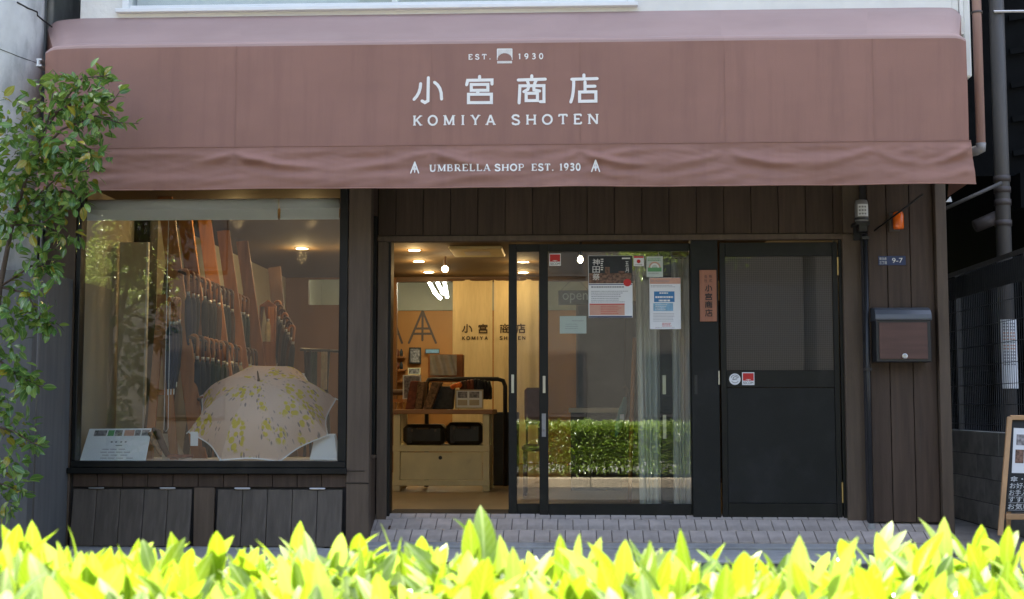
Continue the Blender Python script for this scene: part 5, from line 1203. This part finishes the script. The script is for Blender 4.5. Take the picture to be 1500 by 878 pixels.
# curtain and things behind the right-hand glass
dr_ = thing('door_curtain', 'grey gathered drape behind the sliding door glass', 'curtain', (PX(975,.25), .25, 0))
for a, b, ytop, Y in ((936,969,380,.30), (985,1016,380,.26)):
    xa, xb = PX(a,Y,600), PX(b,Y,600)
    obj('panel', MB().grid(lambda u, v: (xa+(xb-xa)*(u + (.06*sin(u*8)*(v))) - (.10 if a < 960 else 0)*(1-v)*(.2-u*.2), Y + .025*sin(u*30+v*.6) + .012*sin(u*53), .03 + (PZ(ytop,Y)-.03)*(1-v)), 60, 10), M['drape'], dr_, smooth=True, fixn=False)
obj('rod', MB().tube([(PX(935,.28,372), .28, PZ(378,.28)), (PX(1016,.28,372), .28, PZ(378,.28))], .01, 8), M['steel'], dr_)
tag(obj('red_box', MB().box(PX(969,.5,490), PX(985,.5,490), .5, .55, PZ(504,.5), PZ(484,.5)), M['redbox'], bev=.004), 'small red box behind the curtain under the white poster', 'box')
tag(obj('wooden_pole', MB().tube([P(922,735,.8), P(927,560,.75), P(930,495,.7)], .016, 8), M['plank'], smooth=True), 'slender wooden pole leaning behind the sliding door glass', 'pole')
tu = thing('teal_umbrella', 'folded teal umbrella hanging by the wooden pole', 'umbrella', (PX(911,1.0,600), 1.0, PZ(640,1.0)))
obj('cloth', MB().tube([P(916,582,1.0), P(912,602,1.0), P(906,625,1.0), P(902,640,1.0)], [.012,.035,.03,.008], 8), M['teal'], tu, smooth=True)
obj('shaft', MB().tube([P(916,584,1.0), P(919,570,1.0), P(916,566,1.0), P(913,569,1.0)], .006, 6), M['darkwood'], tu, smooth=True)
obj('tag', MB().box(PX(908,.96,612), PX(914,.96,612), .958, .96, PZ(615,.96), PZ(607,.96)), M['white'], tu)
cn = thing('shop_counter', 'grey counter with pale edge behind the sliding door glass', 'counter', (PX(868,3.2,650), 3.2, 0))
obj('top', MB().box(PX(833,3.2,600), PX(912,3.2,600), 3.2, 3.8, PZ(600,3.2)-.03, PZ(598,3.2)), M['cloth'], cn); obj('body', MB().box(PX(836,3.2,600), PX(910,3.2,600), 3.23, 3.78, 0, PZ(600,3.2)-.031), M['darkwall'], cn)
cw = thing('cupboard', 'dark tall cupboard standing behind the counter in the shop', 'cupboard', (1.0, 4.6, 0))
for a, b in ((.52,1.02),(1.025,1.55),(1.555,2.1)): obj('door', MB().box(a, b, 4.58, 4.60, .05, 1.9), M['darkwall'], cw, bev=.004)
obj('carcass', MB().box(.5, 2.12, 4.601, 5.0, 0, 1.95), M['darkwood'], cw)

# ------------------------------------------------------------------ window display
pf = obj('display_platform', MB().box(bx0+.09, bx1-.06, BF+.091, .75, .05, PZ(676,BF+.06)-.012), M['wall_in']); tag(pf, 'low pale display platform inside the shop window', 'platform')
dz = PZ(676,BF+.06)-.012
cl = obj('display_cloth', MB().grid(lambda u, v: (bx0+.12+(bx1-.2-bx0)*u, BF+.10+.75*v, dz+.004+.006*max(0,mnoise.noise((u*9,v*4,2)))), 60, 12), M['cloth'], smooth=True, fixn=False); tag(cl, 'white cloth spread over the display platform', 'cloth')
# open floral umbrella, resting on its rim, its tip towards the street
UR, UH, UPHI = .552, .33, R(51); UC = P(386, 609, .15)
un = Vector((0.03, -cos(UPHI), sin(UPHI))).normalized(); ux = Vector((1,0,0)); ux = (ux - un*ux.dot(un)).normalized(); uy = un.cross(ux)
def upt(r, a, h): return UC + (ux*cos(a) + uy*sin(a))*r + un*h
du = thing('open_umbrella', 'open floral umbrella with beige cloth and white trim in the window', 'umbrella', UC)
def dome(t): return UH*(1 - .72*t*t - .28*t**4)
for k in range(8):
    a0 = R(22.5 + 45*k - 90); a1 = a0 + R(45)
    def gore(s, t, a0=a0, a1=a1):
        t = .015 + .985*t; a = a0 + (a1-a0)*s; chord = cos(R(22.5))/cos(a - (a0+a1)/2)
        m_ = 1 - (1 - chord)*(.35+.65*t); m_ *= 1 - .085*sin(pi*s)*max(0, t-.55)/.45
        tt = t*m_; return upt(UR*tt, a, dome(t)*(1) - .012*sin(pi*s)*t)
    g = MB().grid(gore, 10, 16); o = obj('canopy_panel', g, M['floral'], du, smooth=True, fixn=False)
    uvl = o.data.uv_layers.new(name='UVMap')
    for lp in o.data.loops:
        vi = lp.vertex_index; s, t = (vi // 17)/10, (vi % 17)/16; a = (s-.5)*R(45); uvl.data[lp.index].uv = (t*UR*sin(a)*1.0 + k*.73, t*UR*cos(a) + k*.31)
    obj('trim', MB().tube([Vector(gore(i/12, 1.0)) + un*.002 for i in range(13)], .0055, 5), M['white'], du)
    obj('rib', MB().tube([upt(UR*t, a0, dome(t)-.008) for t in (.03,.25,.5,.75,.99)], .003, 5), M['steel'], du)
    obj('rib_tip', MB().tube([upt(UR*.985, a0, dome(.985)), upt(UR*1.03, a0, dome(1.0)-.008)], [.005,.004], 6), M['white'], du)
obj('ferrule', MB().tube([upt(0,0,UH-.01), upt(0,0,UH+.02), upt(0,0,UH+.085)], [.013,.008,.005], 10), M['darkwood'], du)
obj('shaft', MB().tube([upt(0,0,UH-.02), upt(0,0,-.32)], .006, 8), M['darkwood'], du)
# leaning white description card with a strip of photos
cc = thing('display_card', 'leaning white description card with photo strip in the window corner', 'card', (PX(168,BF+.1,676), BF+.1, dz))
q = [P(116.5,676,BF+.07), P(213,676,BF+.07), P(222,627.5,BF+.22), P(131,628.5,BF+.22)]
q[0].z = q[1].z = dz+.008
obj('card', MB().hexa([q[0],q[1],q[1]+Vector((0,.006,0)),q[0]+Vector((0,.006,0))], [q[3],q[2],q[2]+Vector((0,.006,0)),q[3]+Vector((0,.006,0))]), M['white'], cc)
def cq(u, v, l=0): return (q[0]*(1-u)+q[1]*u)*(1-v) + (q[3]*(1-u)+q[2]*u)*v + Vector((0,-.001-l,0))
mb = MB()
for u0, u1, m in ((.10,.30,0),(.32,.42,1),(.43,.55,0),(.58,.74,2),(.75,.84,0),(.86,.98,0)): mb.face([cq(u0,.77),cq(u1,.77),cq(u1,.95),cq(u0,.95)], m)
r_ = random.Random(5)
for v, h, us in ((.56,.045,(.40,.47,.55,.62)), (.46,.03,(.49,)), (.35,.02,(.30,.42,.55)), (.26,.02,(.28,.40,.52,.64)), (.17,.02,(.32,.45,.6)), (.08,.02,(.3,.42,.55,.7))):
    for u in us: mb.face([cq(u,v),cq(u+(.03 if h > .03 else .10),v),cq(u+(.03 if h > .03 else .10),v+h),cq(u,v+h)], 3)
obj('print', mb, [M['photo'], M['green'], M['peach'], M['greyink']], cc, fixn=False)
obj('easel', MB().bar(cq(.5,.8)+Vector((0,.012,0)), Vector((PX(170,BF+.4,676), BF+.45, dz+.01)), .02, .006), M['darkwood'], cc)
bu = thing('brown_folded_umbrella', 'folded brown umbrella propped up beside the description card', 'umbrella', (PX(245,BF+.2,676), BF+.2, dz))
pts = [P(224,628,BF+.25), P(231,634,BF+.24), P(238,652,BF+.22), P(246,668,BF+.2)]; obj('cloth', MB().tube(pts, [.012,.028,.026,.018], 10), M['umbr_brown'], bu, smooth=True)
obj('shaft', MB().tube([P(246,668,BF+.2), P(262,669,BF+.2), P(283,668,BF+.22)], [.018,.014,.012], 8), M['album2'], bu, smooth=True)
obj('frill', MB().tube([P(219,634,BF+.20), P(226,648,BF+.19), P(236,667,BF+.18)], [.016,.022,.012], 8), M['album'], bu, smooth=True)
tag(obj('beige_wedge', MB().hexa([(PX(240,BF+.5,670),BF+.45,dz+.01),(PX(270,BF+.5,670),BF+.45,dz+.01),(PX(270,BF+.5,670),BF+.55,dz+.01),(PX(240,BF+.5,670),BF+.55,dz+.01)], [(PX(235,BF+.5,640),BF+.5,PZ(636,BF+.5)),(PX(252,BF+.5,640),BF+.5,PZ(636,BF+.5)),(PX(252,BF+.5,640),BF+.55,PZ(636,BF+.5)),(PX(235,BF+.5,640),BF+.55,PZ(636,BF+.5))]), M['kraft'], bev=.004), 'beige paper stand leaning behind the brown folded umbrella', 'stand')
wb = thing('paper_bag', 'white paper shopping bag behind the open umbrella rim', 'bag', (PX(475,BF+.35,676), BF+.4, dz))
X0, X1 = PX(452,BF+.3,660), PX(493,BF+.3,660)
obj('bag', MB().hexa([(X0,BF+.33,dz+.008),(X1,BF+.33,dz+.008),(X1,BF+.48,dz+.008),(X0,BF+.48,dz+.008)], [(X0+.03,BF+.38,PZ(637,BF+.38)),(X1-.03,BF+.38,PZ(636,BF+.38)),(X1-.03,BF+.44,PZ(636,BF+.38)),(X0+.03,BF+.44,PZ(637,BF+.38))]), M['white'], wb, bev=.004)
obj('handle', MB().tube([P(462,638,BF+.4), P(466,630,BF+.4), P(474,630,BF+.4), P(478,638,BF+.4)], .003, 5), M['kraft'], wb)
pt = thing('price_tag', 'white price tag hanging under the umbrella rim', 'tag', (PX(284,BF+.3,645), BF+.3, PZ(654,BF+.3)))
obj('tag', MB().box(PX(279,BF+.3,645), PX(290,BF+.3,645), BF+.30, BF+.302, PZ(654,BF+.3), PZ(633,BF+.3)), M['white'], pt); obj('string', MB().tube([P(285,633,BF+.301), P(286,626,BF+.31)], .001, 4), M['cable'], pt)
# roller blinds at the top of the window
for a, b, lb in ((126,407.5,'rolled white blind across most of the window top'), (410,497.5,'rolled white blind at the narrow right end of the window top')):
    rb = thing('roller_blind', lb, 'blind', (PX((a+b)/2,BF+.12,300), BF+.12, PZ(318,BF+.12)), 'roller blinds at the window top')
    X0, X1 = PX(a,BF+.12,300), PX(b,BF+.12,300)
    obj('cassette', MB().tube([(X0,BF+.13,PZ(296,BF+.12)), (X1,BF+.13,PZ(296,BF+.12))], .038, 16), M['white'], rb, smooth=True)
    obj('fabric', MB().box(X0+.004, X1-.004, BF+.125, BF+.128, PZ(318,BF+.12), PZ(296,BF+.12)), M['white'], rb); obj('bottom_bar', MB().box(X0+.002, X1-.002, BF+.12, BF+.132, PZ(319.5,BF+.12), PZ(317.6,BF+.12)), M['whitealu'], rb)
obj('pull_cord', MB().tube([(PX(243,BF+.11,500), BF+.11, PZ(318,BF+.12)), (PX(243,BF+.11,500), BF+.11, PZ(630,BF+.1)), (PX(246,BF+.11,500), BF+.11, PZ(633,BF+.1)), (PX(249,BF+.11,500), BF+.11, PZ(628,BF+.1)), (PX(248,BF+.11,500), BF+.11, PZ(440,BF+.1))], .0018, 5), M['cloth'], rb)
# pale panel added inside at the left to imitate a column's reflection
lp_ = thing('reflection_panel', 'tall pale panel added to imitate a mirrored column, left end of the window display', 'panel', (PX(193,.5,500), .5, .2))
obj('panel', MB().box(PX(172,.5,500), PX(212,.5,500), .5, .53, .12, PZ(352,.5)), M['kraft'], lp_, bev=.003); obj('edge_strip', MB().box(PX(212,.5,500)+.001, PX(214.5,.5,500), .49, .53, .12, PZ(352,.5)), M['cloth'], lp_)
# ------------------------------------------------------------------ rack of leaning planks with hanging umbrellas
ur = thing('umbrella_rack', 'tall rack of leaning pine planks with rows of hanging umbrellas', 'rack', (-2.5, 1.8, 0))
for (pxt, Yp, ztop_) in ((240,.35,2.45), (268,.95,2.45), (299,1.6,2.44), (327,2.25,2.42), (355,3.0,2.42)):
    xt = PX(pxt, Yp, 330); A_, B_ = Vector((xt, Yp, ztop_)), Vector((xt+.40, Yp-.08, .02))
    obj('plank', MB().bar(A_, B_, .115, .03, (0,1,0)), M['plank'], ur, bev=.004)
    obj('stay', MB().bar(Vector((xt+.05,Yp+.04,2.0)), Vector((xt-.18,Yp+.06,.02)), .05, .03, (0,1,0)), M['darkwood'], ur)
tiers = []
for ti, (za, nm, dx) in enumerate(((1.83,'upper',.115), (1.33,'middle',.20), (.86,'lower',.28))):
    a = Vector((PX(243,.25,400)+dx, .22, za)); b_ = Vector((PX(355,3.1,400)+dx-.05, 3.15, za))
    obj('rail', MB().tube([a, b_], .013, 8), M['darkwood'], ur, smooth=True); tiers.append((nm, a, b_))
def make_umb(handle, cloth):
    t = thing('folded_umbrella', 'x', 'umbrella', (0,0,0), 'umbrellas hanging in the rack')
    hk = [(.030*cos(a)-.030, 0, .030*sin(a)+.0) for a in [i*pi/6 for i in range(6, -1, -1)]]
    obj('handle', MB().tube([(-.06,0,-.03)] + hk + [(0,0,-.07),(0,0,-.13)], .0125, 8), M[handle], t, smooth=True)
    obj('collar', MB().tube([(0,0,-.128),(0,0,-.155)], .014, 8), M['steel'], t, smooth=True)
    obj('cloth', MB().tube([(0,0,-.156),(0,0,-.20),(0,0,-.32),(0,0,-.48),(0,0,-.60)], [.014,.027,.031,.024,.010], 9), M[cloth], t, smooth=True)
    obj('tip', MB().tube([(0,0,-.60),(0,0,-.64)], .004, 6), M['steel'], t)
    return t
PAL = [('handle','umbr_dark','black','tan handle'), ('handle','umbr_navy','navy','tan handle'), ('handled','umbr_dark','black','dark handle'), ('handle','umbr_green','dark green','tan handle'), ('handled','umbr_brown','brown','dark handle'), ('handle','umbr_cream','cream','tan handle')]
protos = {}
ORD = ['first','second','third','fourth','fifth','sixth','seventh','eighth','ninth','tenth','eleventh','twelfth','thirteenth','fourteenth','fifteenth']
seqs = [[1,1,0,0,0,2,4,2,2,4,4,0,3,3,5], [0,2,0,3,3,3,4,0,2,5,5,2,2,4,4], [0,0,3,4,2,0,1,2,4,0,3,2,4,0,2]]
for ti, (nm, a, b_) in enumerate(tiers):
    for k in range(15):
        u = (k+.35 + .12*random.random())/15; p = a.lerp(b_, u); pi_ = seqs[ti][k]; ha, clm, cn_, hn = PAL[pi_]
        if pi_ not in protos: o = protos[pi_] = make_umb(ha, clm)
        else: o = copy_tree(protos[pi_])
        o.location = p + Vector((.045, 0, -.012)); o.rotation_euler = (random.uniform(-.03,.03), random.uniform(-.04,.06), random.uniform(-.25,.25)); s_ = random.uniform(.92,1.08); o.scale = (1,1,s_)
        o['label'] = f'{cn_} folded umbrella with {hn}, {ORD[k]} from the window on the {nm} rack tier'
# front group on an A-shaped stand, with bright handles
st_ = thing('a_frame_stand', 'wooden A shaped stand at the front of the umbrella rack', 'stand', (PX(236,.1,560), .1, .42))
for b in (214, 262): obj('leg', MB().bar(P(237,432,.12), (PX(b,.05,676), .05, .05), .06, .03, (0,1,0)), M['plank'], st_, bev=.003)
obj('crossbar', MB().bar(P(228,575,.09), P(252,575,.09), .04, .025, (0,1,0)), M['plank'], st_)
obj('peg', MB().tube([P(237,440,.2), P(262,440,.10)], .009, 6), M['darkwood'], st_)
for k in range(4):
    o = copy_tree(protos[1 if k != 3 else 0]); o.location = P(251+k*4.2, 444, .02+.03*k); o.rotation_euler = (0,.05,pi/2+random.uniform(-.2,.2)); o['group'] = 'umbrellas on the A shaped stand'
    o['label'] = f'{"navy" if k != 3 else "black"} folded umbrella with bright tan handle, {ORD[k]} on the A shaped stand'
mr = thing('mirror', 'small arched mirror showing bright lamps behind the umbrella rack', 'mirror', (PX(392,3.4,460), 3.4, PZ(480,3.4)))
X0, X1, Z0, Z1 = PX(380,3.4,460), PX(404,3.4,460), PZ(540,3.4), PZ(447,3.4)
obj('backing', MB().prism([(X0,Z0),(X1,Z0),(X1,Z1),((X0+X1)/2,Z1+.06),(X0,Z1)], lambda a, b, k: (a, 3.4+.03*k, b)), M['plank'], mr)
mm = MB(); mm.face([(X0+.012,3.395,PZ(500,3.4)),(X1-.012,3.395,PZ(500,3.4)),(X1-.012,3.385,Z1-.01),(X0+.012,3.385,Z1-.01)])
obj('glass', mm, mat('mirror_glass', (.8,.82,.8), .03, 0, metal=1), mr, fixn=False)
cr_ = thing('clothes_rail', 'black clothes rail with trestle legs behind the open umbrella', 'rail', (PX(465,2.5,520), 2.5, 0))
obj('bar', MB().tube([P(440,512,2.5), P(500,515,2.5)], .014, 8), M['blackmetal'], cr_)
for a, b in ((447,460),(455,444),(475,488),(482,470)): obj('leg', MB().bar(P(a,512,2.5), (PX(b,2.5,640), 2.5, 0), .025, .025), M['blackmetal'], cr_)
for k, (a, m) in enumerate(((446,'umbr_dark'),(455,'umbr_green'),(470,'umbr_cream'))):
    c_ = tag(obj('scarf', MB().grid(lambda u, v: (PX(a,2.47,540)+.06*u, 2.47+.012*sin(u*9), PZ(515,2.47)-.35*v), 8, 4), M[m], smooth=True, fixn=False), ['dark scarf hanging first on the clothes rail','green scarf hanging second on the clothes rail','cream scarf hanging third on the clothes rail'][k], 'scarf', 'scarves on the clothes rail')
lr = thing('leaning_board', 'dark leaning plank stand with umbrellas behind the mirror', 'stand', (PX(410,3.6,450), 3.6, 0))
obj('plank', MB().bar(P(402,392,3.8), (PX(432,3.6,640), 3.6, .02), .13, .03, (0,1,0)), M['darkwood'], lr)
for k in range(7):
    o = copy_tree(protos[[0,2,4][k % 3]]); o.location = P(411+k*3.4, 446+k*6, 3.55-.05*k); o.rotation_euler = (0,.1,random.uniform(-.3,.3)); o['group'] = 'umbrellas on the dark leaning stand'
    o['label'] = f'folded umbrella on the dark leaning stand behind the mirror, {ORD[k]} from the top'
for p_ in (-2.3, -1.7):
    for y_ in (1.0, 3.6):
        downlight(p_, y_, 2.42, f'recessed ceiling light over the umbrella rack, {"left" if p_ < -2 else "right"} one of the {"front" if y_ < 2 else "rear"} pair', 1.7)

# ================================================================== HEDGE, CAMELLIA, STREET TREES, HOUSES OPPOSITE
hd = thing('hedge', 'bright yellow green clipped hedge across the bottom of the view', 'hedge', (0, -8.0, GZ+.1))
HX, HXL, HY0, HY1, HZ = 7.0, -1.55, -8.62, -7.52, .592
def shoots(n, x0, x1, y0, y1):
    return np.stack([RNG.uniform(x0,x1,n), RNG.uniform(y0,y1,n)],1)
def make_shoots(xy, ztop, spread, per, upness):
    n = len(xy); P_, D_, S_, R_ = [], [], [], []
    for j in range(per):
        a = RNG.uniform(0, 2*pi, n); el = np.clip(RNG.normal(upness - .09*j, .22, n), .15, 1.5)
        d = np.stack([np.cos(a)*np.cos(el), np.sin(a)*np.cos(el), np.sin(el)],1)
        p = np.stack([xy[:,0], xy[:,1], ztop - .011*j - RNG.uniform(0,.01,n)],1) + d*.004
        P_.append(p); D_.append(d); S_.append(np.clip(RNG.normal(.97 - .02*j,.20,n),.45,1.32)*np.where(RNG.random(n) < .05, 1.28, 1)); R_.append(RNG.normal(0,.7,n))
    return np.concatenate(P_), np.concatenate(D_), np.concatenate(S_), np.concatenate(R_)
NEARX = 1.25
def ztops(xy):
    return np.array([HZ - .05 + .030*mnoise.noise((x*2.4,y*3,0)) + .018*mnoise.noise((x*9,y*9,4)) for x, y in xy]) + np.minimum(RNG.exponential(.014, len(xy)), .045) - .016
xy = shoots(3100, -NEARX, NEARX, HY0, HY1); A1 = make_shoots(xy, ztops(xy), 0, 9, 1.08)
NT = leaf_template(.066, .0215, 8, .20, .22); FT = leaf_template(.070, .026, 3, .25, .2)
px_a, py_a, zd = project(A1[0] + A1[1]*.05)
scr = np.where((px_a > 0) & (px_a < 1500) & (py_a < 876), (A1[2]/zd)**2 * (1 + 3.2*np.clip((850-py_a)/100, 0, 1)), 0)
order = np.argsort(-scr); best, rest = order[:300], order[300:]
leaf_parts(A1[0][best], A1[1][best], A1[2][best], A1[3][best], NT, M['hedge'], hd)
leaf_cloud('foliage', A1[0][rest], A1[1][rest], A1[2][rest], A1[3][rest], NT, M['hedge'], hd)
xy = np.concatenate([shoots(220, HXL, -NEARX, HY0, HY1), shoots(3600, NEARX, HX, HY0, HY1)]); A2 = make_shoots(xy, ztops(xy), 0, 7, 1.1)
n = 26000; n = 17000; fx_, fz_ = RNG.uniform(HXL,HX,n), RNG.uniform(GZ+.16,HZ-.06,n)
side = np.stack([fx_, HY1 + .01 + .05*np.array([mnoise.noise((x*3,z*4,7)) for x, z in zip(fx_, fz_)]) - RNG.exponential(.02,n), fz_],1)
sdir = np.stack([RNG.normal(0,.6,n), RNG.uniform(.2,1,n), RNG.normal(.35,.5,n)],1)
n2 = 11000; inn = np.stack([RNG.uniform(HXL,HX,n2), RNG.uniform(HY0,HY1,n2), RNG.uniform(GZ+.25,HZ-.08,n2)],1)
leaf_cloud('foliage', np.concatenate([A2[0],side,inn]), np.concatenate([A2[1],sdir,RNG.normal(size=(n2,3))]), np.concatenate([A2[2],RNG.uniform(.6,1.1,n),RNG.uniform(.8,1.3,n2)]), np.concatenate([A2[3],RNG.uniform(-1,1,n),RNG.uniform(0,6,n2)]), FT, M['hedge'], hd)
sm = MB()
for i in range(260):
    x, y = random.uniform(HXL+.1,HX), random.uniform(HY0+.1,HY1-.1)
    sm.tube([(x,y,GZ+.1),(x+random.uniform(-.05,.05),y+random.uniform(-.05,.05),.2),(x+random.uniform(-.12,.12),y+random.uniform(-.1,.1),HZ-.08)], [.012,.008,.003], 4, cap=False)
obj('stems', sm, M['bark'], hd, kind='stuff')

h2 = thing('hedge', 'short clipped hedge further along the kerb, mirrored in the corner of the shop window', 'hedge', (-6.3, -8.0, GZ+.1))
n = 16000; p = np.stack([RNG.uniform(-7,-5.6,n), RNG.uniform(HY0,HY1,n), RNG.uniform(GZ+.15,HZ,n)],1)
leaf_cloud('foliage', p, np.stack([RNG.normal(0,.6,n), RNG.uniform(-.2,1,n), RNG.normal(.4,.5,n)],1), RNG.uniform(.7,1.2,n), RNG.uniform(-2,2,n), FT, M['hedge'], h2)
for i in range(8): obj('stem', MB().tube([(-6.9+i*.17,-8.0,GZ+.08),(-6.85+i*.17,-8.05,.1),(-6.9+i*.17,-7.95,.5)], [.014,.01,.004], 5), M['bark'], h2)

# camellia at the left edge, in front of the awning's corner
ca = thing('camellia', 'glossy dark green camellia in front of the awning corner at the left edge', 'shrub', (-3.25, -1.5, GZ))
CY = -1.45
def cpt(px, py, dy=0): return np.array(P(px, py, CY+dy))
spine = [(-28,820),(-25,640),(-12,520),(0,420),(18,330),(45,240),(80,165)]
tr = MB(); tr.tube([cpt(a,b) for a, b in spine], [.028,.026,.022,.018,.014,.010,.004], 8)
obj('trunk', tr, M['bark'], ca, smooth=True)
clumps = [(15,175,40,.20),(70,150,42,.18),(120,135,38,.16),(150,165,34,.14),(40,220,52,.22),(100,205,52,.2),(20,265,46,.22),(75,265,52,.2),(120,255,32,.14),(135,225,30,.12),
          (10,330,38,.2),(55,310,44,.2),(95,340,26,.12),(30,300,42,.2),(62,380,24,.12),(70,398,20,.10),(58,430,24,.10),(12,440,24,.14),(20,470,26,.14),(58,470,18,.09),(72,478,14,.07),(15,510,24,.14),
          (20,540,28,.12),(45,565,14,.07),(12,590,24,.1),(22,625,30,.12),(48,650,14,.07),(14,672,24,.1),(20,715,26,.1),(6,740,18,.08),(110,295,16,.07),(150,120,20,.08),(85,120,20,.08)]
twigs = [[(18,330),(60,330),(95,300),(113,300)], [(45,240),(90,190),(140,170),(175,180),(203,181)], [(60,200),(100,140),(120,115),(150,112),(160,110)], [(0,420),(40,430),(60,470),(80,480)], [(-12,520),(20,545),(45,560),(62,568)], [(-20,620),(20,632),(45,648),(62,655)],
         [(-25,700),(10,712),(30,720)], [(45,240),(70,180),(82,110)], [(18,330),(40,300),(90,255),(140,250)], [(0,420),(45,390),(75,390),(85,410)], [(80,165),(130,140),(165,150),(178,130)]]
CP, CD, CS = [], [], []
for t in twigs:
    dys = random.uniform(-.12,.12); pts = [cpt(a,b,dys*i/len(t)) for i, (a,b) in enumerate(t)]
    obj('twig', MB().tube(pts, [.009-.0065*i/(len(pts)-1) for i in range(len(pts))], 5), M['bark'], ca, smooth=True)
    for i in range(len(pts)-1):
        for _ in range(5):
            u = random.random(); p = pts[i]*(1-u)+pts[i+1]*u; d = (pts[i+1]-pts[i]); d = d/np.linalg.norm(d) + RNG.normal(0,.7,3); CP.append(p); CD.append(d); CS.append(random.uniform(.7,1.1))
for (a, b, r, dep) in clumps:
    rw = r/235; k = int(9 + 66*(r/40)**2)
    c = cpt(a, b, RNG.uniform(-.12,.16))
    for _ in range(k):
        v = RNG.normal(size=3); v /= np.linalg.norm(v); rad = random.random()**.45
        p = c + v*np.array([rw, dep, rw*.95])*rad*random.uniform(.85,1.12); d = v*.7 + np.array([0,-.25,-.15]) + RNG.normal(0,.5,3)
        CP.append(p); CD.append(d); CS.append(random.uniform(.65,1.15))
CP, CD, CS = np.array(CP), np.array(CD), np.array(CS); CR = RNG.normal(0,.8,len(CP))
CT = leaf_template(.082, .043, 5, .18, .25)
px_a, py_a, zd = project(CP); scr = np.where((px_a > 2) & (py_a > 90), CS/zd - .02*(CP[:,1]-CY), 0); od = np.argsort(-scr)
leaf_parts(CP[od[:300]], CD[od[:300]], CS[od[:300]], CR[od[:300]], CT, M['camellia'], ca)
leaf_cloud('foliage', CP[od[300:]], CD[od[300:]], CS[od[300:]], CR[od[300:]], CT, M['camellia'], ca)
# street trees in the hedge bed and houses opposite: seen in the glass
def street_tree(x, y, h, r, label):
    t = thing('street_tree', label, 'tree', (x, y, GZ+.1), 'street trees seen in the glass')
    obj('trunk', MB().tube([(x,y,GZ+.08),(x+.03,y,1.0),(x-.02,y+.02,h-r*.8),(x+.05,y,h+.2)], [.07,.055,.04,.012], 10), M['bark'], t, smooth=True)
    P_ = []
    lb = MB()
    for k in range(16):
        v = RNG.normal(size=3); v[2] = abs(v[2])*.7-.1; v /= np.linalg.norm(v); e = np.array([x,y,h]) + v*r*random.uniform(.45,.95)
        lb.tube([(x,y,h-r*.6+random.uniform(0,r*.6)), tuple((np.array([x,y,h])*.5+e*.5)), tuple(e)], [.018,.012,.004], 5)
        m_ = 230; P_.append(e + RNG.normal(0, r*.17, (m_,3)))
    obj('limbs', lb, M['bark'], t); Pp = np.concatenate(P_); n = len(Pp)
    leaf_cloud('crown', Pp, RNG.normal(size=(n,3))+[0,0,-.2], RNG.uniform(.7,1.3,n), RNG.uniform(0,6,n), leaf_template(.075,.032,3), M['treeleaf'], t)
street_tree(1.95, -8.05, 3.0, .8, 'leafy street tree mirrored at the top right of the sliding door glass')
street_tree(-5.6, -8.05, 2.4, .9, 'leafy street tree mirrored at the left of the shop window')
def opposite(x0, x1, y, h, label, m):
    t = thing('opposite_house', label, 'building', ((x0+x1)/2, y, GZ), 'houses across the street seen in the glass')
    obj('wall', MB().box(x0, x1, y-8, y, GZ, h), M[m], t)
    for fz in range(int(h//3)):
        k = x0+.8
        while k+1.4 < x1:
            w = obj('window', MB().box(k, k+1.4, y-.02, y+.05, .6+fz*3, 2.0+fz*3), M['darkwall'], t); obj('pane', MB().box(k+.07, k+1.33, y+.051, y+.06, .67+fz*3, 1.93+fz*3), M['oppwin'], w); k += 2.6
    obj('parapet', MB().box(x0-.05, x1+.05, y-8.05, y+.06, h+.001, h+.3), M['conc'], t)
opposite(-14, -4.2, -17.5, 7.5, 'grey rendered house across the street, mirrored in the shop window', 'opp')
opposite(-4, 5.4, -18.2, 9.5, 'tall grey rendered house across the street, mirrored in the sliding door', 'opp')
opposite(5.6, 15, -17.8, 7, 'grey rendered house across the street beyond the door reflection', 'opp')
